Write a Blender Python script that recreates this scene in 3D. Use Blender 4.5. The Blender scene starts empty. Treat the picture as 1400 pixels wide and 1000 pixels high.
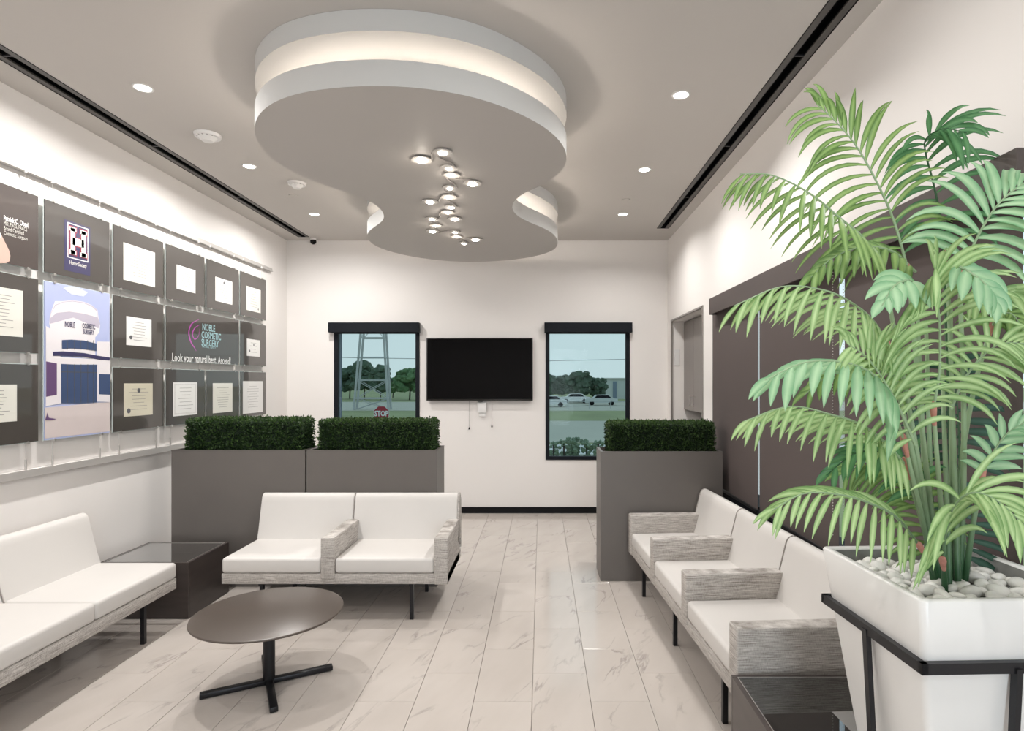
import bpy, bmesh, math, random
from mathutils import Vector, Matrix
random.seed(7)
PI = math.pi
S = bpy.context.scene
COL = S.collection
# ------------------------------------------------------------------ camera
H, F, CX, CY = 1.665, 810.0, 740.0, 522.0
cam_d = bpy.data.cameras.new('camera'); cam = bpy.data.objects.new('camera', cam_d); COL.objects.link(cam)
cam.location = (0, 0, H); cam.rotation_euler = (PI/2, 0, 0)
cam_d.sensor_width = 36.0; cam_d.lens = 36.0*F/1400
cam_d.shift_x = (700-CX)/1400; cam_d.shift_y = (CY-500)/1400
cam_d.clip_start = 0.05; cam_d.clip_end = 1000
S.camera = cam
# ------------------------------------------------------------------ world, exposure
S.view_settings.view_transform = 'Standard'; S.view_settings.look = 'None'
S.view_settings.gamma = 1.0; S.view_settings.use_curve_mapping = False
S.view_settings.exposure = 0.12
W = bpy.data.worlds.new('overcast'); S.world = W; W.use_nodes = True
wn = W.node_tree; wn.nodes.clear()
wo = wn.nodes.new('ShaderNodeOutputWorld'); wb = wn.nodes.new('ShaderNodeBackground')
tc = wn.nodes.new('ShaderNodeTexCoord'); sx = wn.nodes.new('ShaderNodeSeparateXYZ'); rp = wn.nodes.new('ShaderNodeValToRGB')
wn.links.new(tc.outputs['Generated'], sx.inputs[0]); wn.links.new(sx.outputs['Z'], rp.inputs[0])
rp.color_ramp.elements[0].position = 0.0; rp.color_ramp.elements[0].color = (0.80, 0.90, 0.93, 1)
rp.color_ramp.elements[1].position = 0.7; rp.color_ramp.elements[1].color = (0.62, 0.78, 0.92, 1)
wn.links.new(rp.outputs[0], wb.inputs[0]); wb.inputs[1].default_value = 1.18
wn.links.new(wb.outputs[0], wo.inputs[0])

DOWN_E, STRIP_E, LED_E = 25.0, 34.0, 28.0
SPR = math.radians(168)
def lamp(name, kind, loc, energy, color, size=0.1, rot=(0,0,0), spread=None, sy=None):
    l = bpy.data.lights.new(name, kind); o = bpy.data.objects.new(name, l); COL.objects.link(o)
    o.location = loc; o.rotation_euler = rot; l.energy = energy; l.color = color
    if kind == 'AREA':
        l.size = size
        if sy: l.shape = 'RECTANGLE'; l.size_y = sy
        else: l.shape = 'DISK'
        if spread: l.spread = spread
    elif kind == 'POINT': l.shadow_soft_size = size
    return o
# daylight entering through the glazed front behind the photographer
lamp('window_daylight', 'AREA', (0.85, -2.50, 1.50), 55, (0.80, 0.91, 1.0), 1.1, (PI/2, 0, 0), None, 2.3)

# ------------------------------------------------------------------ materials
def mat(name, col, rough=0.5, metal=0.0, spec=0.5, coat=0.0, noise=None, bump=None, emit=None, trans=0.0):
    m = bpy.data.materials.new(name); m.use_nodes = True
    nt = m.node_tree; b = nt.nodes['Principled BSDF']
    b.inputs['Base Color'].default_value = (*col, 1); b.inputs['Roughness'].default_value = rough
    b.inputs['Metallic'].default_value = metal; b.inputs['Specular IOR Level'].default_value = spec
    b.inputs['Coat Weight'].default_value = coat; b.inputs['Coat Roughness'].default_value = 0.03
    if trans: b.inputs['Transmission Weight'].default_value = trans
    if emit:
        b.inputs['Emission Color'].default_value = (*emit[0], 1); b.inputs['Emission Strength'].default_value = emit[1]
    t = nt.nodes.new('ShaderNodeTexCoord')
    if noise:                                  # (scale vector, amount)
        mp = nt.nodes.new('ShaderNodeMapping'); mp.inputs['Scale'].default_value = noise[0]
        nz = nt.nodes.new('ShaderNodeTexNoise'); nz.inputs['Scale'].default_value = 1; nz.inputs['Detail'].default_value = 4
        cr = nt.nodes.new('ShaderNodeMix'); cr.data_type = 'RGBA'
        a = noise[1]
        cr.inputs['A'].default_value = (*[max(0, c*(1-a)) for c in col], 1); cr.inputs['B'].default_value = (*[min(1, c*(1+a)) for c in col], 1)
        nt.links.new(t.outputs['Object'], mp.inputs[0]); nt.links.new(mp.outputs[0], nz.inputs['Vector'])
        nt.links.new(nz.outputs['Fac'], cr.inputs['Factor']); nt.links.new(cr.outputs['Result'], b.inputs['Base Color'])
    if bump:
        n2 = nt.nodes.new('ShaderNodeTexNoise'); n2.inputs['Scale'].default_value = bump[0]
        bp = nt.nodes.new('ShaderNodeBump'); bp.inputs['Strength'].default_value = bump[1]; bp.inputs['Distance'].default_value = 0.002
        nt.links.new(t.outputs['Object'], n2.inputs['Vector']); nt.links.new(n2.outputs['Fac'], bp.inputs['Height']); nt.links.new(bp.outputs[0], b.inputs['Normal'])
    return m
M = {}
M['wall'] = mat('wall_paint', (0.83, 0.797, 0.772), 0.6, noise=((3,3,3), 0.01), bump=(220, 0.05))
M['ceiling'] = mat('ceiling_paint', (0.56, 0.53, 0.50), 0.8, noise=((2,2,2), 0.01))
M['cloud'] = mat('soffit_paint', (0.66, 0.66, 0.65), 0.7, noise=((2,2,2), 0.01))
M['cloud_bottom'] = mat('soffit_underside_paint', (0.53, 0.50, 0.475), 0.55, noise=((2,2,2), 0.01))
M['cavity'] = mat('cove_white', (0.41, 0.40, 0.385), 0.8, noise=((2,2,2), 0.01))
M['black'] = mat('black_paint', (0.005, 0.005, 0.006), 0.6, 0, 0.2, noise=((8,8,8), 0.2))
M['blackmetal'] = mat('black_metal', (0.018, 0.018, 0.021), 0.35, 0.4, noise=((20,20,20), 0.2))
M['navyframe'] = mat('dark_window_frame', (0.006, 0.008, 0.012), 0.6, 0, 0.2, noise=((8,8,8), 0.2))
M['slot'] = mat('slot_grey', (0.05, 0.045, 0.042), 0.4, noise=((8,8,8), 0.2))
M['grout'] = mat('grout', (0.42, 0.39, 0.36), 0.8, noise=((30,30,30), 0.08))
M['planter'] = mat('taupe_planter', (0.145, 0.131, 0.121), 0.45, 0.1, noise=((3,3,3), 0.08))
M['soil'] = mat('dark_soil', (0.02, 0.016, 0.012), 0.9, noise=((40,40,40), 0.4))
M['cream'] = mat('cream_vinyl', (0.65, 0.625, 0.60), 0.5, noise=((6,6,6), 0.02), bump=(500, 0.08))
M['piping'] = mat('piping_grey', (0.36, 0.33, 0.31), 0.6, noise=((30,30,30), 0.05))
M['brownwood'] = mat('dark_laminate', (0.058, 0.046, 0.042), 0.32, noise=((4,4,25), 0.35))
M['bronze'] = mat('bronze_top', (0.095, 0.076, 0.064), 0.30, 0.1, noise=((5,5,5), 0.06))
M['shade'] = mat('shade_fabric', (0.088, 0.068, 0.064), 0.75, noise=((700,700,350), 0.35))
M['valance'] = mat('valance_fabric', (0.078, 0.062, 0.058), 0.6, noise=((300,300,300), 0.2))
M['white'] = mat('white_plastic', (0.78, 0.77, 0.76), 0.4, noise=((5,5,5), 0.02))
M['tv'] = mat('tv_glass', (0.001, 0.001, 0.0015), 0.05, spec=0.15, noise=((5,5,5), 0.2))
M['tvframe'] = mat('tv_bezel', (0.02, 0.018, 0.017), 0.3, noise=((5,5,5), 0.2))
M['alu'] = mat('brushed_aluminium', (0.62, 0.60, 0.58), 0.3, 0.8, noise=((5,5,5), 0.05))
M['rail'] = mat('rail_aluminium', (0.50, 0.48, 0.46), 0.4, 0.3, noise=((5,2,5), 0.05))
M['acrylic'] = mat('acrylic_edge', (0.62, 0.68, 0.66), 0.1, noise=((5,5,5), 0.03))
def display(n, c): M[n] = mat(n, c, 0.5, coat=1.0, noise=((3,3,3), 0.06))
display('print_brown', (0.056, 0.047, 0.041)); display('print_plum', (0.052, 0.037, 0.032)); display('paper', (0.74, 0.725, 0.66))
display('paper_white', (0.80, 0.79, 0.77)); display('paper_tan', (0.60, 0.56, 0.44)); display('ink', (0.25, 0.24, 0.23)); display('ink_dark', (0.08, 0.08, 0.09))
display('print_sky', (0.42, 0.47, 0.72)); display('print_white', (0.78, 0.74, 0.76)); display('print_navy', (0.035, 0.03, 0.10)); display('print_red', (0.35, 0.03, 0.06))
display('print_ground', (0.62, 0.54, 0.53)); display('print_glass', (0.04, 0.07, 0.16)); display('print_violet', (0.12, 0.06, 0.16)); display('print_magenta', (0.42, 0.06, 0.36))
display('print_skin', (0.62, 0.42, 0.35)); display('print_teal', (0.35, 0.55, 0.58)); display('print_cloud', (0.62, 0.66, 0.82)); display('print_shade', (0.50, 0.46, 0.55))
M['cabinet'] = mat('taupe_cabinet', (0.23, 0.205, 0.19), 0.35, noise=((30,30,2), 0.08))
M['pot'] = mat('white_glazed_pot', (0.78, 0.775, 0.76), 0.28, noise=((3,3,3), 0.02))
M['potin'] = mat('pot_inner_concrete', (0.22, 0.22, 0.21), 0.8, noise=((14,14,14), 0.45))
M['pebble'] = mat('white_pebble', (0.76, 0.75, 0.72), 0.5, noise=((9,9,9), 0.06), bump=(60, 0.2))
M['stem'] = mat('palm_stem', (0.16, 0.27, 0.12), 0.45, noise=((8,8,14), 0.35))
M['stem_dark'] = mat('palm_stem_dark', (0.03, 0.10, 0.04), 0.4, noise=((8,8,14), 0.35))
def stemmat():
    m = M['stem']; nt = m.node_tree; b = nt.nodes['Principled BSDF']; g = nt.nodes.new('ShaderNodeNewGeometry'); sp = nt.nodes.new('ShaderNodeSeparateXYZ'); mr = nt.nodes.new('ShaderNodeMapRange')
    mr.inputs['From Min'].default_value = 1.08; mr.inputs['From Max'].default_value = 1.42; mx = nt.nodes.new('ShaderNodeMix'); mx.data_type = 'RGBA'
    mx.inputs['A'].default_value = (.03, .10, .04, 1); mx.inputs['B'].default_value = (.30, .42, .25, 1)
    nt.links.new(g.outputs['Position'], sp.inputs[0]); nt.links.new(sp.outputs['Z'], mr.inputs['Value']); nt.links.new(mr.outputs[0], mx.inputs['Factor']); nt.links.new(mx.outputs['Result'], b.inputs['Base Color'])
stemmat()
M['sheath'] = mat('pink_sheath', (0.55, 0.24, 0.19), 0.6, noise=((40,40,40), 0.4))
M['dot'] = mat('led_lens', (1,1,1), 0.5, emit=((1.0, 0.92, 0.80), LED_E))
M['down'] = mat('downlight_lens', (1,1,1), 0.5, emit=((1.0, 0.96, 0.88), 14.0))
M['strip'] = mat('led_strip', (1,1,1), 0.5, emit=((1.0, 0.90, 0.80), STRIP_E))
M['grass'] = mat('lawn', (0.27, 0.30, 0.14), 0.9, noise=((0.25,0.25,0.25), 0.35))
M['road'] = mat('road_concrete', (0.46, 0.45, 0.36), 0.8, noise=((0.3,0.3,0.3), 0.1))
M['kerb'] = mat('kerb_concrete', (0.62, 0.62, 0.58), 0.8, noise=((1,1,1), 0.1))
M['tree'] = mat('tree_foliage', (0.075, 0.115, 0.075), 0.9, noise=((0.9,0.9,0.9), 0.6))  # lightened, so the milky haze outdoors is put into the foliage colour
M['tree2'] = mat('tree_foliage_light', (0.10, 0.19, 0.08), 0.9, noise=((0.9,0.9,0.9), 0.5))
M['shrub'] = mat('shrub_foliage', (0.20, 0.26, 0.18), 0.9, noise=((6,6,6), 0.5))
M['bark'] = mat('bark', (0.07, 0.055, 0.045), 0.9, noise=((5,5,1), 0.3))
M['steel'] = mat('galvanised_steel', (0.45, 0.47, 0.47), 0.5, 0.3, noise=((2,2,2), 0.1))
M['stopred'] = mat('sign_red', (0.33, 0.025, 0.04), 0.5, noise=((9,9,9), 0.05))
M['bldg'] = mat('warehouse_panel', (0.55, 0.58, 0.56), 0.7, noise=((0.3,0.3,0.3), 0.06))
M['carwhite'] = mat('car_white', (0.75, 0.76, 0.76), 0.3, noise=((2,2,2), 0.03))
M['bluegrey'] = mat('blue_grey_matte', (0.20, 0.25, 0.32), 0.8, noise=((5,5,5), 0.06))
M['mullion'] = mat('white_mullion', (0.8, 0.82, 0.82), 0.5, noise=((5,5,5), 0.03))

def fabric():                                  # woven streaky taupe upholstery
    m = bpy.data.materials.new('streaky_woven_fabric'); m.use_nodes = True; nt = m.node_tree; b = nt.nodes['Principled BSDF']
    b.inputs['Roughness'].default_value = 0.75
    t = nt.nodes.new('ShaderNodeTexCoord'); mp = nt.nodes.new('ShaderNodeMapping'); mp.inputs['Scale'].default_value = (10, 10, 300)
    nz = nt.nodes.new('ShaderNodeTexNoise'); nz.inputs['Scale'].default_value = 1; nz.inputs['Detail'].default_value = 5; nz.inputs['Roughness'].default_value = 0.6
    mp2 = nt.nodes.new('ShaderNodeMapping'); mp2.inputs['Scale'].default_value = (420, 420, 60)
    n2 = nt.nodes.new('ShaderNodeTexNoise'); n2.inputs['Scale'].default_value = 1
    ad = nt.nodes.new('ShaderNodeMath'); ad.operation = 'MULTIPLY_ADD'; ad.inputs[1].default_value = 0.35
    cr = nt.nodes.new('ShaderNodeValToRGB')
    cr.color_ramp.elements[0].position = 0.50; cr.color_ramp.elements[0].color = (0.22, 0.195, 0.175, 1)
    cr.color_ramp.elements[1].position = 0.84; cr.color_ramp.elements[1].color = (0.66, 0.625, 0.59, 1)
    nt.links.new(t.outputs['Object'], mp.inputs[0]); nt.links.new(mp.outputs[0], nz.inputs['Vector'])
    nt.links.new(t.outputs['Object'], mp2.inputs[0]); nt.links.new(mp2.outputs[0], n2.inputs['Vector'])
    nt.links.new(n2.outputs['Fac'], ad.inputs[0]); nt.links.new(nz.outputs['Fac'], ad.inputs[2])
    nt.links.new(ad.outputs[0], cr.inputs[0]); nt.links.new(cr.outputs[0], b.inputs['Base Color'])
    bp = nt.nodes.new('ShaderNodeBump'); bp.inputs['Strength'].default_value = 0.25; bp.inputs['Distance'].default_value = 0.002
    nt.links.new(ad.outputs[0], bp.inputs['Height']); nt.links.new(bp.outputs[0], b.inputs['Normal'])
    return m
M['fabric'] = fabric()
def marble():                                  # polished tile, random veins per tile
    m = bpy.data.materials.new('polished_marble_tile'); m.use_nodes = True; nt = m.node_tree; b = nt.nodes['Principled BSDF']
    b.inputs['Roughness'].default_value = 0.13; b.inputs['Specular IOR Level'].default_value = 0.42
    t = nt.nodes.new('ShaderNodeTexCoord'); oi = nt.nodes.new('ShaderNodeObjectInfo')
    ml = nt.nodes.new('ShaderNodeMath'); ml.operation = 'MULTIPLY'; ml.inputs[1].default_value = 97.0
    ad = nt.nodes.new('ShaderNodeVectorMath'); ad.operation = 'ADD'
    rt = nt.nodes.new('ShaderNodeMapping'); rt.inputs['Scale'].default_value = (3.6, 1.0, 1.0)
    rr_ = nt.nodes.new('ShaderNodeMapping'); rr_.inputs['Rotation'].default_value = (0, 0, math.radians(22)); nt.links.new(t.outputs['Object'], rr_.inputs[0])
    nt.links.new(oi.outputs['Random'], ml.inputs[0]); nt.links.new(rr_.outputs[0], rt.inputs[0])
    nt.links.new(rt.outputs[0], ad.inputs[0]); nt.links.new(ml.outputs[0], ad.inputs[1])
    n1 = nt.nodes.new('ShaderNodeTexNoise'); n1.inputs['Scale'].default_value = 1.15; n1.inputs['Detail'].default_value = 6; n1.inputs['Roughness'].default_value = 0.55; n1.inputs['Distortion'].default_value = 0.5
    sb = nt.nodes.new('ShaderNodeMath'); sb.operation = 'SUBTRACT'; sb.inputs[1].default_value = 0.5
    ab = nt.nodes.new('ShaderNodeMath'); ab.operation = 'ABSOLUTE'
    cr = nt.nodes.new('ShaderNodeValToRGB'); cr.color_ramp.elements[0].position = 0.0; cr.color_ramp.elements[0].color = (1,1,1,1)
    cr.color_ramp.elements[1].position = 0.022; cr.color_ramp.elements[1].color = (0,0,0,1)
    n2 = nt.nodes.new('ShaderNodeTexNoise'); n2.inputs['Scale'].default_value = 2.2; n2.inputs['Detail'].default_value = 2
    c2 = nt.nodes.new('ShaderNodeValToRGB'); c2.color_ramp.elements[0].position = 0.48; c2.color_ramp.elements[1].position = 0.68
    n3 = nt.nodes.new('ShaderNodeTexNoise'); n3.inputs['Scale'].default_value = 1.6; n3.inputs['Detail'].default_value = 3
    for n in (n1, n2, n3): nt.links.new(ad.outputs[0], n.inputs['Vector'])
    nt.links.new(n1.outputs['Fac'], sb.inputs[0]); nt.links.new(sb.outputs[0], ab.inputs[0]); nt.links.new(ab.outputs[0], cr.inputs[0]); nt.links.new(n2.outputs['Fac'], c2.inputs[0])
    mu = nt.nodes.new('ShaderNodeMath'); mu.operation = 'MULTIPLY'; nt.links.new(cr.outputs[0], mu.inputs[0]); nt.links.new(c2.outputs[0], mu.inputs[1])
    mu2 = nt.nodes.new('ShaderNodeMath'); mu2.operation = 'MULTIPLY'; mu2.inputs[1].default_value = 0.6; nt.links.new(mu.outputs[0], mu2.inputs[0])
    base = nt.nodes.new('ShaderNodeMix'); base.data_type = 'RGBA'; base.inputs['A'].default_value = (0.49, 0.440, 0.400, 1); base.inputs['B'].default_value = (0.60, 0.550, 0.510, 1)
    nt.links.new(n3.outputs['Fac'], base.inputs['Factor'])
    mx = nt.nodes.new('ShaderNodeMix'); mx.data_type = 'RGBA'; mx.inputs['B'].default_value = (0.22, 0.19, 0.18, 1)
    nt.links.new(mu2.outputs[0], mx.inputs['Factor']); nt.links.new(base.outputs['Result'], mx.inputs['A']); nt.links.new(mx.outputs['Result'], b.inputs['Base Color'])
    return m
M['tile'] = marble()
def leafmat(name, c1, c2, rough=0.45):
    m = bpy.data.materials.new(name); m.use_nodes = True; nt = m.node_tree; b = nt.nodes['Principled BSDF']; b.inputs['Roughness'].default_value = rough
    b.inputs['Subsurface Weight'].default_value = 0.0
    at = nt.nodes.new('ShaderNodeVertexColor'); at.layer_name = 'rib'
    oi = nt.nodes.new('ShaderNodeObjectInfo'); tcn = nt.nodes.new('ShaderNodeTexCoord'); nz = nt.nodes.new('ShaderNodeTexNoise'); nz.inputs['Scale'].default_value = 14
    nt.links.new(tcn.outputs['Object'], nz.inputs['Vector'])
    sep = nt.nodes.new('ShaderNodeSeparateColor'); nt.links.new(at.outputs[0], sep.inputs[0])
    a = nt.nodes.new('ShaderNodeMath'); a.operation = 'MULTIPLY_ADD'; a.inputs[1].default_value = 0.7; nt.links.new(nz.outputs['Fac'], a.inputs[0])
    a2 = nt.nodes.new('ShaderNodeMath'); a2.operation = 'MULTIPLY_ADD'; a2.inputs[1].default_value = 0.9; a2.inputs[2].default_value = -0.15; nt.links.new(sep.outputs[0], a2.inputs[0]); nt.links.new(a2.outputs[0], a.inputs[2])
    mx = nt.nodes.new('ShaderNodeMix'); mx.data_type = 'RGBA'; mx.inputs['A'].default_value = (*c1, 1); mx.inputs['B'].default_value = (*c2, 1)
    nt.links.new(a.outputs[0], mx.inputs['Factor']); nt.links.new(mx.outputs['Result'], b.inputs['Base Color'])
    tr = nt.nodes.new('ShaderNodeBsdfTranslucent'); ms = nt.nodes.new('ShaderNodeMixShader'); ms.inputs[0].default_value = 0.22
    nt.links.new(mx.outputs['Result'], tr.inputs[0]); nt.links.new(b.outputs[0], ms.inputs[1]); nt.links.new(tr.outputs[0], ms.inputs[2])
    nt.links.new(ms.outputs[0], nt.nodes['Material Output'].inputs[0])
    return m
M['leaf'] = leafmat('palm_leaf_green', (0.045, 0.145, 0.018), (0.33, 0.50, 0.17))
M['leaf_pale'] = leafmat('palm_leaf_pale', (0.10, 0.27, 0.055), (0.52, 0.69, 0.34))
M['leaf_mint'] = leafmat('palm_leaf_mint', (0.13, 0.36, 0.17), (0.46, 0.68, 0.42))
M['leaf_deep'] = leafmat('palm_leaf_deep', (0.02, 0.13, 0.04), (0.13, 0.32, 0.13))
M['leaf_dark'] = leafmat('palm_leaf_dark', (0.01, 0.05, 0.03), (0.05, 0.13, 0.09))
M['hedge'] = leafmat('boxwood_leaf', (0.003, 0.017, 0.007), (0.065, 0.13, 0.028), 0.5)
def glass(name, tint, refl=1.0, tr=1.0):
    m = bpy.data.materials.new(name); m.use_nodes = True; nt = m.node_tree; nt.nodes.remove(nt.nodes['Principled BSDF'])
    t = nt.nodes.new('ShaderNodeBsdfTransparent'); g = nt.nodes.new('ShaderNodeBsdfGlossy'); g.inputs['Roughness'].default_value = 0.01
    t.inputs[0].default_value = (*tint, 1); fr = nt.nodes.new('ShaderNodeFresnel'); fr.inputs[0].default_value = 1.5
    mu = nt.nodes.new('ShaderNodeMath'); mu.operation = 'MULTIPLY'; mu.inputs[1].default_value = refl; mu.use_clamp = True
    ge = nt.nodes.new('ShaderNodeNewGeometry'); inv = nt.nodes.new('ShaderNodeMath'); inv.operation = 'SUBTRACT'; inv.inputs[0].default_value = 1.0; nt.links.new(ge.outputs['Backfacing'], inv.inputs[1])
    m3 = nt.nodes.new('ShaderNodeMath'); m3.operation = 'MULTIPLY'; nt.links.new(inv.outputs[0], m3.inputs[1])
    ms = nt.nodes.new('ShaderNodeMixShader'); nt.links.new(fr.outputs[0], mu.inputs[0]); nt.links.new(mu.outputs[0], m3.inputs[0]); nt.links.new(m3.outputs[0], ms.inputs[0])
    nt.links.new(t.outputs[0], ms.inputs[1]); nt.links.new(g.outputs[0], ms.inputs[2]); nt.links.new(ms.outputs[0], nt.nodes['Material Output'].inputs[0])
    return m
M['winglass'] = glass('tinted_window_glass', (0.71, 0.77, 0.77), 0.15)
M['clearglass'] = glass('clear_glass', (0.95, 0.97, 0.97), 1.0)
M['tabglass'] = glass('green_tinted_table_glass', (0.42, 0.54, 0.50), 3.2)

# ------------------------------------------------------------------ mesh helpers
class MB:
    def __init__(s): s.v = []; s.f = []; s.mi = []; s.cur = 0
    def mesh(s, verts, faces):
        n = len(s.v); s.v += [tuple(p) for p in verts]
        for f in faces: s.f.append(tuple(i+n for i in f)); s.mi.append(s.cur)
        return s
    def box(s, x0, x1, y0, y1, z0, z1):
        return s.mesh([(x0,y0,z0),(x1,y0,z0),(x1,y1,z0),(x0,y1,z0),(x0,y0,z1),(x1,y0,z1),(x1,y1,z1),(x0,y1,z1)],
                      [(0,3,2,1),(4,5,6,7),(0,1,5,4),(1,2,6,5),(2,3,7,6),(3,0,4,7)])
    def rbox(s, x0, x1, y0, y1, z0, z1, r, seg=3):          # box with rounded edges
        bm = bmesh.new(); bmesh.ops.create_cube(bm, size=1)
        for v in bm.verts: v.co = Vector(((x0+x1)/2+v.co.x*(x1-x0), (y0+y1)/2+v.co.y*(y1-y0), (z0+z1)/2+v.co.z*(z1-z0)))
        bmesh.ops.bevel(bm, geom=bm.edges[:], offset=r, segments=seg, profile=0.5, affect='EDGES')
        return s.bm(bm)
    def bm(s, bm):
        bm.verts.ensure_lookup_table(); bm.verts.index_update()
        s.mesh([v.co[:] for v in bm.verts], [[v.index for v in f.verts] for f in bm.faces]); bm.free(); return s
    def prism(s, pts, fn, a, b, bevel=0, seg=2):              # polygon pts swept between a and b through fn(u, v, w)
        bm = bmesh.new(); A = [bm.verts.new(fn(u, v, a)) for u, v in pts]; B = [bm.verts.new(fn(u, v, b)) for u, v in pts]
        n = len(pts); bm.faces.new(A[::-1]); bm.faces.new(B)
        for i in range(n): bm.faces.new((A[i], A[(i+1)%n], B[(i+1)%n], B[i]))
        bmesh.ops.recalc_face_normals(bm, faces=bm.faces[:])
        if bevel:
            ed = [e for e in bm.edges if any(len(f.verts) == n and n > 4 for f in e.link_faces)] if n > 4 else bm.edges[:]
            bmesh.ops.bevel(bm, geom=ed, offset=bevel, segments=seg, profile=0.5, affect='EDGES')
        return s.bm(bm)
    def cyl(s, c, r, z0, z1, n=24, r2=None):
        r2 = r if r2 is None else r2
        V = [(c[0]+r*math.cos(2*PI*i/n), c[1]+r*math.sin(2*PI*i/n), z0) for i in range(n)]+[(c[0]+r2*math.cos(2*PI*i/n), c[1]+r2*math.sin(2*PI*i/n), z1) for i in range(n)]
        return s.mesh(V, [tuple(range(n))[::-1], tuple(range(n, 2*n))]+[(i, (i+1)%n, n+(i+1)%n, n+i) for i in range(n)])
    def tube(s, pts, r, n=8, cap=True):
        pts = [Vector(p) for p in pts]; R = r if isinstance(r, (list, tuple)) else [r]*len(pts)
        V = []; prev = None
        for i, p in enumerate(pts):
            t = (pts[min(i+1, len(pts)-1)]-pts[max(i-1, 0)]).normalized()
            if prev is None: u = t.orthogonal().normalized()
            else: u = (prev-t*prev.dot(t)).normalized()
            prev = u; w = t.cross(u)
            for k in range(n):
                a = 2*PI*k/n; V.append((p+(u*math.cos(a)+w*math.sin(a))*R[i])[:])
        Fc = [(i*n+k, i*n+(k+1)%n, (i+1)*n+(k+1)%n, (i+1)*n+k) for i in range(len(pts)-1) for k in range(n)]
        if cap: Fc += [tuple(range(n))[::-1], tuple(range((len(pts)-1)*n, len(pts)*n))]
        return s.mesh(V, Fc)
    def bar(s, a, b, w, h=None):                              # rectangular bar from a to b
        a = Vector(a); b = Vector(b); h = h or w; t = (b-a).normalized()
        up = Vector((0,0,1)) if abs(t.z) < 0.95 else Vector((1,0,0))
        u = t.cross(up).normalized()*w/2; q = u.cross(t).normalized()*h/2
        V = [p+d for p in (a, b) for d in (-u-q, u-q, u+q, -u+q)]
        return s.mesh([x[:] for x in V], [(0,1,2,3)[::-1],(4,5,6,7),(0,1,5,4),(1,2,6,5),(2,3,7,6),(3,0,4,7)])
    def sphere(s, c, r, n=2, sc=(1,1,1), jit=0):
        bm = bmesh.new(); bmesh.ops.create_icosphere(bm, subdivisions=n, radius=1)
        for v in bm.verts:
            k = 1+random.uniform(-jit, jit); v.co = Vector((c[0]+v.co.x*r*sc[0]*k, c[1]+v.co.y*r*sc[1]*k, c[2]+v.co.z*r*sc[2]*k))
        return s.bm(bm)
    def data(s, name, m, smooth=False):
        me = bpy.data.meshes.new(name); me.from_pydata(s.v, [], s.f)
        for mm in (m if isinstance(m, list) else [m]): me.materials.append(mm)
        if isinstance(m, list): me.polygons.foreach_set('material_index', s.mi)
        if smooth:
            me.polygons.foreach_set('use_smooth', [True]*len(me.polygons))
            try: me.set_sharp_from_angle(angle=math.radians(smooth if smooth is not True else 40))
            except Exception: pass
        me.update(); return me
    def build(s, name, m, parent=None, smooth=False, kind=None, label=None):
        return link(name, s.data(name, m, smooth), parent, kind, label)
WORLD = set()
def link(name, me, parent=None, kind=None, label=None):
    o = bpy.data.objects.new(name, me); COL.objects.link(o)
    if parent is not None:
        o.parent = parent
        r = parent
        while r.parent: r = r.parent
        if r.name in WORLD and parent is r:
            o.matrix_parent_inverse = Matrix.Translation(-r.location)
    if kind: o['kind'] = kind
    if label: o['label'] = label
    return o
def thing(name, label, cat, loc=(0,0,0), rotz=0, group=None, world=False):
    o = bpy.data.objects.new(name, None); COL.objects.link(o); o.empty_display_size = 0.1
    o.location = loc; o.rotation_euler = (0,0,rotz); o['label'] = label; o['category'] = cat
    if group: o['group'] = group
    if world: WORLD.add(o.name)      # its parts are written in room coordinates
    return o
def tag(o, label, cat, group=None):
    o['label'] = label; o['category'] = cat
    if group: o['group'] = group
    return o
def struct(name, mb, m, smooth=False): return mb.build(name, m, None, smooth, 'structure')
def copy_tree(o, parent=None):
    c = o.copy(); COL.objects.link(c); c.parent = parent
    for ch in list(o.children): copy_tree(ch, c)
    return c
def P(px, py, Y): return Vector(((px-CX)/F*Y, Y, H-(py-CY)/F*Y))     # point of the room at depth Y
def spline(pts, n):                                              # Catmull-Rom
    pts = [Vector(p) for p in pts]; q = [2*pts[0]-pts[1]]+pts+[2*pts[-1]-pts[-2]]; out = []
    m = len(pts)-1
    for i in range(n+1):
        t = i/n*m; k = min(int(t), m-1); t -= k
        a, b, c, d = q[k], q[k+1], q[k+2], q[k+3]
        out.append(0.5*((2*b)+(c-a)*t+(2*a-5*b+4*c-d)*t*t+(3*b-a-3*c+d)*t**3))
    return out
def text_mesh(body, size, mb, fn, ext=0.0, align='CENTER', bold=0.0, sx=1.0):
    cu = bpy.data.curves.new('lettering', 'FONT'); cu.body = body; cu.size = size; cu.align_x = align; cu.align_y = 'CENTER'
    cu.offset = bold; cu.resolution_u = 2; cu.fill_mode = 'BOTH'; cu.extrude = 0
    o = bpy.data.objects.new('lettering', cu); COL.objects.link(o)
    dg = bpy.context.evaluated_depsgraph_get(); me = bpy.data.meshes.new_from_object(o.evaluated_get(dg))
    mb.mesh([fn(v.co.x*sx, v.co.y) for v in me.vertices], [tuple(p.vertices) for p in me.polygons])
    bpy.data.objects.remove(o); bpy.data.meshes.remove(me); bpy.data.curves.remove(cu)

# ------------------------------------------------------------------ room dimensions
XL, XR, YB, YF, ZC = -3.22, 1.60, 7.50, -2.60, 3.452
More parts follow.
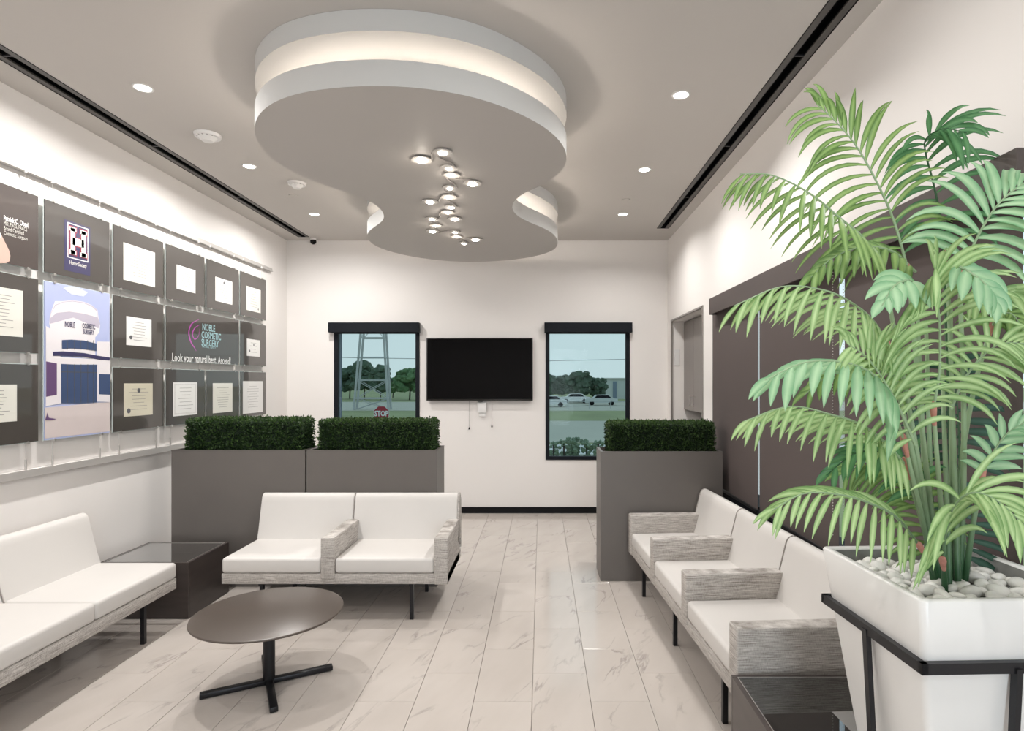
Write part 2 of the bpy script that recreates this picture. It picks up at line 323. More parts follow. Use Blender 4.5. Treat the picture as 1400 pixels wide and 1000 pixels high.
# floor + tiles
fl = struct('floor', MB().box(XL-0.1, XR+0.65, YF-0.2, YB+0.25, -0.12, -0.010), M['grout'])
TW, TL, G = 0.3050, 0.6060, 0.0022
tcache = {}
def tile_mesh(w, l):
    k = (round(w, 3), round(l, 3))
    if k not in tcache:
        x, y, b = w/2-G/2, l/2-G/2, 0.0012
        mb = MB(); mb.mesh([(-x,-y,-0.009),(x,-y,-0.009),(x,y,-0.009),(-x,y,-0.009),(-x,-y,-b),(x,-y,-b),(x,y,-b),(-x,y,-b),(-x+b,-y+b,0),(x-b,-y+b,0),(x-b,y-b,0),(-x+b,y-b,0)],
            [(0,1,5,4),(1,2,6,5),(2,3,7,6),(3,0,4,7),(4,5,9,8),(5,6,10,9),(6,7,11,10),(7,4,8,11),(8,9,10,11)])
        tcache[k] = mb.data('tile', M['tile'])
    return tcache[k]
x0 = -0.0475
ci = math.floor((XL-x0)/TW)
while x0+ci*TW < XR-0.001:
    a, b = max(XL, x0+ci*TW), min(XR, x0+(ci+1)*TW)
    off = 3.079 if ci % 2 else 3.079+TL/2
    rj = math.floor((YF-off)/TL)
    while off+rj*TL < YB-0.001:
        c, d = max(YF, off+rj*TL), min(YB, off+(rj+1)*TL)
        if b-a > 0.02 and d-c > 0.02:
            o = link('tile', tile_mesh(b-a, d-c), fl); o.location = ((a+b)/2, (c+d)/2, 0.0)
        rj += 1
    ci += 1
# ceiling with two slots
SL, SR = (-3.0, -2.86), (1.345, 1.485)
ce = MB()
ce.box(XL-0.1, SL[0], YF-0.2, YB+0.25, ZC, ZC+0.12); ce.box(SL[1], SR[0], YF-0.2, YB+0.25, ZC, ZC+0.12); ce.box(SR[1], XR+0.65, YF-0.2, YB+0.25, ZC, ZC+0.12)
ce.box(SL[0], SL[1], 7.31, YB+0.25, ZC, ZC+0.12); ce.box(SR[0], SR[1], 6.90, YB+0.25, ZC, ZC+0.12)
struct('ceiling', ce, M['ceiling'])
# walls
wl = MB().box(XL-0.15, XL, YF-0.2, YB+0.25, 0, ZC); struct('wall_left', wl, M['wall'])
WB = [(-2.620, -1.540), (0.055, 1.120)]; WZ0, WZ1 = 0.674, 2.33; YO = YB+0.25
wb_ = MB(); xs = [XL, WB[0][0], WB[0][1], WB[1][0], WB[1][1], XR+0.65]
for i in range(5):
    if i % 2 == 0: wb_.box(xs[i], xs[i+1], YB, YO, 0, ZC)
    else: wb_.box(xs[i], xs[i+1], YB, YO, 0, WZ0); wb_.box(xs[i], xs[i+1], YB, YO, WZ1, ZC)
struct('wall_back', wb_, M['wall'])
NY0, NY1, NZ = 5.86, 7.28, 2.40; RY0, RY1, RZ0, RZ1 = 1.90, 5.48, 0.70, 2.33; XO = XR+0.22
wr = MB(); wr.box(XR, XO, YF-0.2, RY0, 0, ZC); wr.box(XR, XO, RY0, RY1, 0, RZ0); wr.box(XR, XO, RY0, RY1, RZ1, ZC); wr.box(XR, XO, RY1, NY0, 0, ZC)
wr.box(XR, XO, NY0, NY1, NZ, ZC); wr.box(XR, XO, NY1, YB, 0, ZC)
wr.box(XO, 2.25, NY0-0.08, NY0, 0, NZ); wr.box(XO, 2.25, NY1, YB, 0, NZ); wr.box(2.25, 2.33, NY0-0.08, YB, 0, NZ); wr.box(XO, 2.33, NY0-0.08, YB, NZ, NZ+0.08)
struct('wall_right', wr, M['wall'])
# glazed front behind the photographer
wf = MB(); wf.box(XL, 0.25, YF-0.15, YF, 0, ZC); wf.box(1.45, XR, YF-0.15, YF, 0, ZC); wf.box(0.25, 1.45, YF-0.15, YF, 0, 0.2); wf.box(0.25, 1.45, YF-0.15, YF, 2.75, ZC)
struct('wall_front', wf, M['wall'])
fm = MB()
for x in (0.25, 0.82, 1.39): fm.box(x, x+0.06, YF-0.12, YF-0.04, 0.2, 2.75)
fm.box(0.31, 1.39, YF-0.12, YF-0.04, 0.2, 0.26); fm.box(0.31, 1.39, YF-0.12, YF-0.04, 2.69, 2.75)
wfw = struct('window_4', fm, M['navyframe'])
MB().box(0.31, 1.39, YF-0.085, YF-0.079, 0.26, 2.69).build('pane', M['clearglass'], wfw)
# baseboards
bbk = MB(); bbk.box(XL+0.012, XR-0.012, YB-0.012, YB, 0, 0.078); struct('baseboard_back', bbk, M['black'])
struct('baseboard_left', MB().box(XL, XL+0.012, YF, YB, 0, 0.078), M['black'])
struct('baseboard_right', MB().box(XR-0.012, XR, YF, NY0, 0, 0.078), M['black'])
# back windows
for i, (a, b) in enumerate(WB):
    f = MB(); w = 0.05
    f.box(a, a+w, YB-0.012, YB+0.05, WZ0, WZ1); f.box(b-w, b, YB-0.012, YB+0.05, WZ0, WZ1); f.box(a+w, b-w, YB-0.012, YB+0.05, WZ0, WZ0+w*0.9); f.box(a+w, b-w, YB-0.012, YB+0.05, WZ1-w, WZ1)
    wdw = struct('window_%d' % (i+1), f, M['navyframe'])
    MB().box(a, b, YB+0.21, YB+0.216, WZ0, WZ1).build('pane', M['winglass'], wdw)
    j = MB(); j.box(a+0.0, a+0.012, YB+0.05, YO, WZ0, WZ1); j.box(b-0.012, b, YB+0.05, YO, WZ0, WZ1); j.build('jamb_lining', M['bluegrey'], wdw)  # both jambs lined in plain blue-grey
    v = thing('window_valance', ['black roller shade cassette above the window left of the television', 'black roller shade cassette above the window right of the television'][i], 'window shade', ((a+b)/2, YB, 2.27), 0, world=True)
    MB().rbox(a-0.045 if i == 0 else a-0.015, b+0.012 if i == 0 else b+0.02, YB-0.10, YB-0.012, 2.28, 2.406, 0.004, 1).build('cassette', M['navyframe'], v)
    MB().box(a+0.03, b-0.03, YB-0.07, YB-0.045, 2.265, 2.279).build('hem_bar', M['navyframe'], v)
# side window with glass, mullions, sill frame
f = MB(); f.box(XR+0.02, XR+0.2, RY0, RY1, RZ0, RZ0+0.03); f.box(XR+0.12, XR+0.2, RY0, RY1, RZ1-0.04, RZ1)
f.box(XR-0.03, XR+0.02, RY0, RY1, RZ0-0.03, RZ0+0.012)
w3 = struct('window_3', f, M['navyframe'])
MB().box(XR+0.15, XR+0.156, RY0, RY1, RZ0+0.03, RZ1-0.04).build('pane', M['clearglass'], w3)
# valance over side window
v = thing('window_valance', 'long brown fabric shade valance along the right wall', 'window shade', (1.55, 3.6, 2.26), 0, world=True)
va = MB(); va.box(1.50, 1.512, 1.87, 5.30, 2.262, 2.404); va.box(1.512, XR-0.001, 1.87, 1.882, 2.262, 2.404); va.box(1.512, XR-0.001, 5.288, 5.30, 2.262, 2.404); va.box(1.512, XR-0.001, 1.882, 5.288, 2.392, 2.404)
va.build('cover', M['valance'], v)
spans = [(4.29, 5.42, 'farthest brown roller shade on the right wall beside the planter'), (3.12, 4.25, 'middle brown roller shade behind the long three-seat sofa'), (1.93, 3.06, 'nearest brown roller shade, behind the palm')]
for a, b, lb in spans:
    t = thing('roller_shade', lb, 'window shade', (XR-0.03, (a+b)/2, 0.72), 0, 'roller shades on the right wall', world=True)
    MB().box(XR-0.033, XR-0.030, a, b, 0.735, 2.33).build('fabric', M['shade'], t)
    tb = MB(); tb.tube([(XR-0.045, a, 2.34), (XR-0.045, b, 2.34)], 0.022, 12); tb.build('roller', M['valance'], t, 30)
    MB().rbox(XR-0.042, XR-0.022, a, b, 0.716, 0.740, 0.004, 1).build('hem_bar', M['blackmetal'], t)
    if a < 4:
        c = MB()
        for k in range(95): c.sphere((XR-0.05, b+(-0.035 if a > 3 else -0.02) if a < 3 else a+0.03, 0.85+k*0.0155), 0.0034, 1)
        c.build('bead_chain', M['alu'], t)
# niche with cabinet in right wall
fr = MB(); fr.box(XR-0.008, XR+0.01, NY0-0.012, NY0+0.02, 0, NZ+0.02); fr.box(XR-0.008, XR+0.01, NY1-0.02, NY1+0.012, 0, NZ+0.02); fr.box(XR-0.008, XR+0.01, NY0, NY1, NZ, NZ+0.02)
struct('trim_1', fr, M['cabinet'])
XC = 1.75
t = thing('wall_cabinet', 'tall taupe upper cabinet in the niche of the right wall', 'cabinet', (2.0, 6.57, 1.32), 0, world=True)
MB().box(XC+0.02, 2.24, NY0+0.002, NY1-0.002, 1.32, NZ-0.004).build('body', M['cabinet'], t)
for k in range(3):
    a = NY0+0.004+k*(NY1-NY0-0.008)/3; b = a+(NY1-NY0-0.008)/3-0.004
    d = MB().rbox(XC, XC+0.019, a, b, 1.325, NZ-0.01, 0.002, 1).build('door', M['cabinet'], t)
    h_ = MB(); hy = b-0.06 if k == 1 else a+0.06
    if k == 0: hy = b-0.06
    h_.bar((XC-0.03, hy, 1.38), (XC-0.03, hy, 1.50), 0.012); h_.bar((XC-0.03, hy, 1.39), (XC, hy, 1.39), 0.01); h_.bar((XC-0.03, hy, 1.49), (XC, hy, 1.49), 0.01)
    h_.build('handle', M['alu'], d)
t = thing('base_cabinet', 'dark counter cabinet low in the niche behind the right planter', 'cabinet', (2.0, 6.57, 0), 0, world=True)
MB().box(XC, 2.24, NY0+0.002, NY1-0.002, 0.0, 0.88).build('body', M['brownwood'], t)
MB().rbox(XC-0.02, 2.24, NY0+0.002, NY1-0.002, 0.881, 0.92, 0.004, 1).build('counter', M['black'], t)
MB().box(2.225, 2.245, NY0+0.01, NY1-0.01, 0.921, 1.315).build('backsplash', M['brownwood'], t)
pl_ = MB().rbox(1.635, 1.70, NY1-0.008, NY1-0.0005, 1.86, 2.06, 0.003, 1).build('white_rectangle', M['white'])  # thin white rectangle on the niche side
tag(pl_, 'small white rectangle on the niche side beside the upper cabinet', 'wall plate')
# slot diffusers
for (a, b), ye, lb in ((SL, 7.31, 'long black linear slot along the ceiling over the certificate wall'), (SR, 6.90, 'long black linear slot along the ceiling over the right wall')):
    t = thing('slot_diffuser', lb, 'air vent', ((a+b)/2, 3, ZC), 0, world=True)
    q = MB(); q.box(a, a+0.004, YF, ye, ZC-0.003, ZC+0.1); q.box(b-0.004, b, YF, ye, ZC-0.003, ZC+0.1); q.box(a, b, ye-0.004, ye, ZC-0.003, ZC+0.1); q.box(a, b, YF, ye, ZC+0.1, ZC+0.11)
    q.build('housing', M['black'], t)
    q = MB(); q.box(a+0.006, a+0.042, YF, ye-0.006, ZC-0.001, ZC+0.01); q.box(b-0.042, b-0.006, YF, ye-0.006, ZC-0.001, ZC+0.01); q.build('blade', M['slot'], t)
    q = MB()
    for k in range(7): q.box(a+0.04, b-0.04, -0.5+k*1.25, -0.488+k*1.25, ZC+0.002, ZC+0.012)
    q.build('spreader', M['blackmetal'], t)
# ------------------------------------------------------------------ floating ceiling cloud
ZB = 3.08
raw = [(172,450),(190,400),(260,350),(350,325),(480,308),(600,303),(720,306),(850,322),(1000,355),(1100,395),(1200,445),(1262,500),(1288,555),(1272,600),(1230,640),(1160,672),(1108,697),(1086,735),(1105,766),(1160,792),(1228,822),(1252,855),(1240,885),(1180,907),(1100,920),(1000,928),(900,928),(800,920),(700,903),(620,880),(582,855),(574,828),(600,805),(632,785),(638,765),(620,735),(580,708),(500,681),(400,650),(300,605),(220,550),(182,500)]
pts = []
for cx, cy in raw:
    px, py = 280+cx/2.593, cy/2.593; Y = (ZB-H)*F/(CY-py); pts.append(Vector(((px-CX)/F*Y, Y)))
def closed(pts, n):
    m = len(pts); out = []
    for i in range(n):
        t = i/n*m; k = int(t); t -= k; a, b, c, d = pts[(k-1)%m], pts[k%m], pts[(k+1)%m], pts[(k+2)%m]
        out.append(0.5*((2*b)+(c-a)*t+(2*a-5*b+4*c-d)*t*t+(3*b-a-3*c+d)*t**3))
    return out
ol = closed(pts, 260)
per = [0]                                       # even spacing, then smoothing
for i in range(len(ol)): per.append(per[-1]+(ol[(i+1)%len(ol)]-ol[i]).length)
ev = []; k = 0; N = 240
for i in range(N):
    s_ = per[-1]*i/N
    while per[k+1] < s_: k += 1
    f_ = (s_-per[k])/(per[k+1]-per[k]); ev.append(ol[k].lerp(ol[(k+1)%len(ol)], f_))
for _ in range(14): ev = [ev[i]*0.5+(ev[i-1]+ev[(i+1)%N])*0.25 for i in range(N)]
def area(p): return 0.5*sum(p[i].x*p[(i+1)%len(p)].y-p[(i+1)%len(p)].x*p[i].y for i in range(len(p)))
if area(ev) < 0: ev = ev[::-1]
def inset(p, d, it=12):                        # repeated small inward steps with smoothing keeps it clean
    q = list(p); n = len(q)
    for _ in range(it):
        nn = []
        for i in range(n):
            t = (q[(i+2)%n]-q[i-2]); nrm = Vector((-t.y, t.x)).normalized(); nn.append(q[i]+nrm*d/it)
        q = [nn[i]*0.6+(nn[i-1]+nn[(i+1)%n])*0.2 for i in range(n)]
    return q
in1, in2, in3 = inset(ev, 0.02, 3), inset(ev, 0.25), inset(ev, 0.28)
def shell(mb, rings, capb=True, capt=True):    # rings: list of (points, z)
    n = len(rings[0][0]); V = [(p.x, p.y, z) for r, z in rings for p in r]
    Fc = [(i*n+k, i*n+(k+1)%n, (i+1)*n+(k+1)%n, (i+1)*n+k) for i in range(len(rings)-1) for k in range(n)]
    if capb: Fc.append(tuple(range(n))[::-1])
    if capt: Fc.append(tuple(range((len(rings)-1)*n, len(rings)*n)))
    mb.mesh(V, Fc)
ct = thing('ceiling_cloud', 'large figure-eight shaped two-tier dropped soffit with glowing cove', 'ceiling feature', (-0.7, 4.6, ZC), 0, world=True)
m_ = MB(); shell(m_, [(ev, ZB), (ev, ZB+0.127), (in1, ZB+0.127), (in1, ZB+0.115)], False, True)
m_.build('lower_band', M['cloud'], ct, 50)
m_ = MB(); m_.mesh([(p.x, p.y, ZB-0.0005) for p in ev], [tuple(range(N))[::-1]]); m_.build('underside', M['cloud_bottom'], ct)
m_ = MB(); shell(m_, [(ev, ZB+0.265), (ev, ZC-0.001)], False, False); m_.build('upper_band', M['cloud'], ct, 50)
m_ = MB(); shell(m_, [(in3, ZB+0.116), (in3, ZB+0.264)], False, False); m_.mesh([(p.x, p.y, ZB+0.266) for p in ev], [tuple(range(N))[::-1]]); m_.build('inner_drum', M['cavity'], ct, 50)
m_ = MB(); shell(m_, [(in2, ZB+0.118), (in2, ZB+0.138)], False, False); m_.build('light_strip', M['strip'], ct, 50)
# linked pinpoint light fitting under the cloud
LD = [(228,188,1.3),(408,125,1.1),(458,258,.8),(485,318,.8),(662,388,1.3),(470,427,.8),(462,503,1.0),(300,543,1.2),(482,590,.9),(450,633,.8),(315,690,.9),(512,690,1.3),(350,747,.8),(322,795,1.1),(512,803,.8),(528,840,.7),(688,865,1.3),(590,898,.9)]
t = thing('cluster_light', 'winding white ceiling light with eighteen glowing pinpoint lenses under the soffit', 'ceiling light', (-0.7, 4.5, ZB), 0, world=True)
cent = []
for u, v_, s_ in LD:
    px, py = 540+u/6.25, 190+v_/6.25; zz = ZB-0.016; Y = (zz-H)*F/(CY-py); cent.append((((px-CX)/F*Y), Y, s_))
links = [(0,1),(1,2),(2,3),(3,4),(3,5),(5,6),(6,7),(6,8),(8,9),(9,11),(9,10),(10,12),(12,13),(13,14),(14,15),(15,17),(15,16)]
for i, (x, y, s_) in enumerate(cent):
    d = MB(); d.cyl((x, y), 0.060*(0.7+0.3*s_), ZB-0.014, ZB-0.008, 36); d.cyl((x, y), 0.045, ZB-0.008, ZB-0.001, 24); p_ = d.build('disc', M['cloud_bottom'], t, 30)
    MB().sphere((x, y, ZB-0.0145), 0.026*s_, 3, (1,1,0.35)).build('lens', M['dot'], p_, True)
    if i % 3 == 0: lamp('pin_light', 'POINT', (x, y, ZB-0.06), 0.35, (1, .9, .78), 0.02)
for a, b in links:
    A, B = Vector(cent[a][:2]), Vector(cent[b][:2]); d = (B-A); nrm = Vector((-d.y, d.x)).normalized()*0.04
    q = spline([(A.x+nrm.x, A.y+nrm.y, ZB-0.009), (A.x+d.x*.3+nrm.x*.8, A.y+d.y*.3+nrm.y*.8, ZB-0.009), (A.x+d.x*.7-nrm.x*.8, A.y+d.y*.7-nrm.y*.8, ZB-0.009), (B.x-nrm.x, B.y-nrm.y, ZB-0.009)], 14)
    MB().tube(q, 0.006, 6).build('arm', M['piping'], t, True)
# downlights
DL = [(-2.42, 3.60, 'nearest recessed downlight on the left'), (-2.42, 4.91, 'middle recessed downlight on the left, between the two smoke detectors'), (-2.42, 6.32, 'farthest recessed downlight on the left, by the security camera'),
      (0.87, 3.69, 'nearest recessed downlight on the right of the soffit'), (0.87, 4.99, 'middle recessed downlight on the right of the soffit'), (0.87, 6.32, 'farthest recessed downlight on the right, near the back wall')]
for i, (x, y, lb) in enumerate(DL):
    t = thing('downlight', lb, 'ceiling light', (x, y, ZC), 0, 'recessed downlights')
    r = MB(); n = 32
    V = []
    for rr, zz in ((0.058, 0), (0.056, -0.005), (0.047, -0.005), (0.043, -0.001)): V += [(rr*math.cos(2*PI*k/n), rr*math.sin(2*PI*k/n), zz) for k in range(n)]
    r.mesh(V, [(j*n+k, j*n+(k+1)%n, (j+1)*n+(k+1)%n, (j+1)*n+k) for j in range(3) for k in range(n)]); r.build('trim_ring', M['white'], t, 30)
    MB().cyl((0, 0), 0.044, -0.0025, -0.001, 24).build('lens', M['down'], t)
    lamp('downlight_beam', 'AREA', (x, y, ZC-0.02), DOWN_E*(1.12 if x < 0 else .60), (1, .975, .945), 0.09, (0, 0, 0), SPR if x < 0 else math.radians(150))
for x, y in ((-2.42, 2.2), (0.6, 2.2), (-0.9, 0.9), (-2.42, 0.6), (0.6, 0.6), (-2.42, -1.0), (0.6, -1.0)):
    lamp('downlight_beam', 'AREA', (x, y, ZC-0.02), DOWN_E*.42, (1, .975, .945), 0.09, (0, 0, 0), SPR)
# detectors
for px, py, s_, lb in ((284,184,1.15,'nearer white smoke detector with sounder slots on the ceiling'), (406,250,1.0,'farther smaller white smoke detector on the ceiling near the soffit')):
    Y = (ZC-H)*F/(CY-py); x = (px-CX)/F*Y
    t = thing('smoke_detector', lb, 'smoke detector', (x, Y, ZC))
    MB().cyl((0,0), 0.074*s_, -0.022, -0.001, 32, 0.08*s_).build('base', M['white'], t, 30)
    c = MB(); c.cyl((0,0), 0.032*s_, -0.05, -0.022, 24, 0.055*s_); c.build('sensor_head', M['white'], t, 30)
    g = MB()
    for k in range(5): a = -0.9+k*0.45-PI/2; g.box(0.06*s_*math.cos(a)-0.004, 0.06*s_*math.cos(a)+0.004, 0.06*s_*math.sin(a)-0.006, 0.06*s_*math.sin(a)+0.006, -0.0235, -0.0215)
    g.build('slots', M['ink'] if 'ink' in M else M['black'], t)
for px, py, lb in ((401,267,'flush white sprinkler cover plate beside the farther smoke detector'), (856,273,'flush white sprinkler cover plate near the right row of downlights')):
    Y = (ZC-H)*F/(CY-py); x = (px-CX)/F*Y
    c = MB().cyl((0,0), 0.040, -0.008, -0.001, 28, 0.042).build('sprinkler_cover', M['ceiling'], None, 30); c.location = (x, Y, ZC); tag(c, lb, 'sprinkler')
t = thing('security_camera', 'small black dome security camera at the end of the left ceiling slot', 'camera', (-2.84, 7.38, ZC))
MB().cyl((0,0), 0.035, -0.03, -0.001, 20).build('mount', M['white'], t, 30); MB().sphere((0,0,-0.04), 0.038, 3).build('dome', M['tv'], t, True)

# ------------------------------------------------------------------ television
t = thing('television', 'wide black flat screen television on the back wall between the windows', 'television', (-0.77, YB, 1.43), 0, world=True)
MB().rbox(-1.44, -0.105, YB-0.075, YB-0.035, 1.425, 2.215, 0.006, 2).build('bezel', M['tvframe'], t, 30)
MB().box(-1.427, -0.118, YB-0.0765, YB-0.0752, 1.447, 2.203).build('screen', M['tv'], t)
MB().box(-0.97, -0.57, YB-0.036, YB-0.001, 1.6, 2.0).build('mount', M['blackmetal'], t)
MB().rbox(-0.80, -0.735, YB-0.078, YB-0.04, 1.412, 1.426, 0.004, 2).build('sensor_bump', M['tvframe'], t, 30)
t = thing('cable_box', 'small white cable box on the wall below the television', 'cable box', (-0.745, YB, 1.22), 0, world=True)
MB().rbox(-0.805, -0.690, YB-0.045, YB-0.0005, 1.27, 1.405, 0.008, 2).build('cover', M['white'], t, 30)
MB().rbox(-0.785, -0.700, YB-0.032, YB-0.0005, 1.225, 1.269, 0.004, 2).build('plug_block', M['white'], t, 30)
for px, py, lb in ((641.5, 587, 'thin dark cord hanging below the television, left of the white box'), (672.5, 584, 'thin dark cord hanging below the television, right of the white box')):
    p = P(px, py, YB-0.02); t = thing('hanging_cord', lb, 'cord', (p.x, YB-0.02, p.z))
    MB().tube([(0,0,0.02), (0.001,0,0.2), (0,0,1.424-p.z)], 0.0022, 6).build('cord', M['piping'], t); MB().cyl((0,0), 0.011, -0.004, 0.026, 12, 0.004).build('connector', M['black'], t, 30)

# ------------------------------------------------------------------ certificate wall
XP = -3.165                                      # print plane
def L(px, py, x=XP): Y = -x*F/(CX-px); return (Y, H-(py-CY)/F*Y)
def quad(mb, y0, y1, z0, z1, x, th=0.0006): mb.box(x-th, x, y0, y1, z0, z1)
def polyL(mb, pp, x, th=0.0006):                # polygon given by points of the photograph on that wall
    q = [L(a, b) for a, b in pp]; mb.prism(q, lambda u, v, w: (w, u, v), x-th, x)
col_y = [(3.150, 3.732), (3.772, 4.347), (4.380, 4.966), (4.996, 5.572), (5.604, 6.200), (6.232, 6.810)]
row_z = [(2.362, 2.835), (1.838, 2.312), (1.287, 1.775)]
def panel(c0, c1, r0, r1, label, back='print_brown'):
    y0, y1 = col_y[c0][0], col_y[c1][1]; z0, z1 = row_z[r1][0], row_z[r0][1]
    t = thing('display_panel', label, 'picture panel', (XP-0.02, (y0+y1)/2, z0), 0, 'cable-hung display panels on the left wall', world=True)
    MB().box(XP-0.006, XP, y0+0.004, y1-0.004, z0+0.004, z1-0.004).build('print', M[back], t)
    fr = MB(); fr.box(XP-0.010, XP-0.0062, y0, y1, z0, z1); fr.build('acrylic_sheet', M['acrylic'], t)
    k = MB()
    for yy in (y0+0.08, y1-0.08):
        for zz in (z0, z1): k = MB(); k.tube([(XP-0.014, yy, zz), (XP+0.006, yy, zz)], 0.0095, 12); k.build('clamp', M['alu'], t, 30)
    return t, y0, y1, z0, z1
def lines(mb, y0, y1, z0, z1, n, x):
    for i in range(n):
        z = z1-(i+0.5)*(z1-z0)/n; w = (y1-y0)*random.uniform(.45, 1)/2; c = (y0+y1)/2
        quad(mb, c-w, c+w, z-0.0016, z+0.0016, x, 0.0003)
def cert(pan, p00, p11, mt='paper', seal=None, border=False, rows=7):
    t = pan[0]; y0 = L(p00, 0)[0]; y1, z1 = L(p11[0], p11[1]); z0 = L(p11[0], p11[2])[1]
    c = MB(); quad(c, y0, y1, z0, z1, XP+0.0012, 0.0011); o = c.build('certificate', M[mt], t)
    q = MB(); w, h = y1-y0, z1-z0
    lines(q, y0+w*.15, y1-w*.15, z0+h*.15, z1-h*.12, rows, XP+0.0016)
    if border:
        for e in (0.05, 0.075):
            a, b, c_, d = y0+w*e, y1-w*e, z0+h*e, z1-h*e; b_ = 0.0012
            quad(q, a, b, c_, c_+b_, XP+0.0016, .0003); quad(q, a, b, d-b_, d, XP+0.0016, .0003); quad(q, a, a+b_, c_, d, XP+0.0016, .0003); quad(q, b-b_, b, c_, d, XP+0.0016, .0003)
    link('lettering', q.data('lettering', M['ink']), o).matrix_parent_inverse = Matrix.Identity(4)
    if seal:
        for su, sv, sr in seal:
            s_ = MB(); cy, cz = y0+w*su, z0+h*sv; s_.prism([(cy+sr*math.cos(a*PI/10), cz+sr*math.sin(a*PI/10)) for a in range(20)], lambda u, v, w_: (w_, u, v), XP+0.0012, XP+0.002); s_.build('seal', M['ink_dark'], o)
# sub-parts are written in the same local frame as their part
_old = link
p = panel(0, 0, 0, 0, 'plum panel with white heading and a crossed forearm, top left of the certificate wall', 'print_plum')
a = MB(); polyL(a, [(-70,300),(-30,290),(0,318),(5,328),(12,342),(14,350),(13,357),(8,360),(-2,360),(-20,358),(-60,352)], XP+0.001); a.build('portrait_photo', M['print_skin'], p[0])
a = MB(); polyL(a, [(-70,250),(-40,262),(-8,304),(2,322),(-4,330),(-20,322),(-70,322)], XP+0.0015); a.build('sleeve_print', M['print_white'], p[0])
def txt(parent, body, px, py, size, mt, align='LEFT', bold=0.0, sx=1.0, nm='lettering'):
    y, z = L(px, py); mb = MB(); text_mesh(body, size, mb, lambda u, v: (XP+0.002, y+u, z+v), align=align, bold=bold, sx=sx); return mb.build(nm, M[mt], parent)
txt(p[0], 'Patrick C. Obasi,', 4.5, 298, .042, 'paper_white', bold=.0014, sx=.60); txt(p[0], 'MD, FACS, FAACS', 4.5, 305, .033, 'paper', sx=.62)
txt(p[0], 'Board Certified', 4.5, 311.5, .033, 'paper', sx=.66); txt(p[0], 'Cosmetic Surgeon', 4.5, 318, .033, 'paper', sx=.66)
p = panel(1, 1, 0, 0, 'dark panel with a white letter H emblem on navy and red')
def rectL(par, nm, mt, y0, y1, z0, z1, dx): q = MB(); quad(q, y0, y1, z0, z1, XP+dx, 0.0005); return q.build(nm, M[mt], par)
hy, hz = L(106.5, 332); hw, hh = .090, .118
rectL(p[0], 'emblem_ground', 'print_navy', hy-hw-.025, hy+hw+.02, hz-hh-.09, hz+hh+.012, .0008)
rectL(p[0], 'emblem_border', 'paper_white', hy-hw, hy+hw, hz-hh, hz+hh, .0014); rectL(p[0], 'emblem_field', 'print_navy', hy-hw+.007, hy+hw-.007, hz-hh+.007, hz+hh-.007, .002)
def letterH(s_, dx, mt):
    q = MB(); o_ = .007*s_
    for sg in (-1, 1):
        quad(q, hy+sg*.047-.019-o_, hy+sg*.047+.019+o_, hz-.088-o_, hz+.088+o_, XP+dx)
        for zz in (-1, 1): quad(q, hy+sg*.047-.029-o_, hy+sg*.047+.029+o_, hz+zz*.078-.012-o_, hz+zz*.078+.016+o_, XP+dx)
    quad(q, hy-.05, hy+.05, hz-.026-o_, hz+.026+o_, XP+dx); q.build('letter', M[mt], p[0])
letterH(1, .0027, 'print_red'); letterH(0, .0034, 'paper_white')
y_ = hy; mb = MB(); text_mesh('Honor Society', .036, mb, lambda u, v: (XP+.002, hy+u, hz-hh-.03+v), sx=.7, bold=.0006); mb.build('lettering', M['paper'], p[0])
cert(panel(2,2,0,0,'brown panel with a large plain pale certificate, top row'), 168.6, (211.7,345.7,393), 'paper', None, False, 9)
cert(panel(3,3,0,0,'brown panel with a small bordered certificate, top row, right of the large one'), 241.4, (267.1,370,401.4), 'paper_white', None, True)
cert(panel(4,4,0,0,'brown panel, dark crest on its certificate, second from right in top row'), 294.3, (317.4,385.7,417.1), 'paper_white', [(.5,.85,.012)])
cert(panel(5,5,0,0,'brown panel with a tall certificate, right end of the top row'), 337, (356.3,397.1,428.6), 'paper', [(.82,.14,.011)])
cert(panel(0,0,1,1,'dark panel with a large tall pale certificate, left end of the middle row'), -52, (31,398,461.4), 'paper', None, False, 10)
cert(panel(0,0,2,2,'dark panel with a certificate headed in black script, left end of the bottom row'), -46, (22.8,526,576), 'paper', None, False, 8)
cert(panel(2,2,1,1,'brown panel with a certificate with arched heading, left of the wide logo panel'), 172.6, (206.9,437.7,474.9), 'paper_white', [(.17,.28,.016)], False)
cert(panel(2,2,2,2,'brown panel with a tan certificate with dark emblem, below the arched one'), 169.1, (208.6,524.3,567), 'paper_tan', [(.5,.78,.018),(.16,.17,.020)])
cert(panel(3,3,2,2,'dark panel with a white double-bordered certificate, bottom row'), 236.6, (269.5,523,566.6), 'paper_white', None, True)
cert(panel(4,4,2,2,'dark panel with a cream certificate, bottom row, second from the right'), 290.9, (317.6,524,562.9), 'paper', None, False, 9)
cert(panel(5,5,2,2,'dark panel with a tall white certificate, right end of the bottom row'), 332, (359,521.4,563.4), 'paper_white', None, False, 9)
cert(panel(5,5,1,1,'brown panel with the smallest certificate with two dark seals, right end of the middle row'), 337.4, (355.1,465.7,488.3), 'paper_white', [(.2,.3,.014),(.52,.68,.012)], False, 4)
p = panel(3, 4, 1, 1, 'wide brown panel with a magenta swirl logo and a white slogan')
def C2(x, y): return (x/3.5, 400+y/3.5)
for (ln, py_) in (('NOBLE', 447.5), ('COSMETIC', 458.0), ('SURGERY', 468.5)):
    y_, z_ = L(276 if ln == 'NOBLE' else 275, py_); mb = MB(); text_mesh(ln, .090, mb, lambda u, v: (XP+.002, y_+u, z_+v), align='LEFT', bold=.0012, sx=.78); mb.build('lettering', M['print_teal'], p[0])
txt(p[0], 'NATURAL  BEAUTY', 276, 474, .03, 'print_teal', sx=.9)
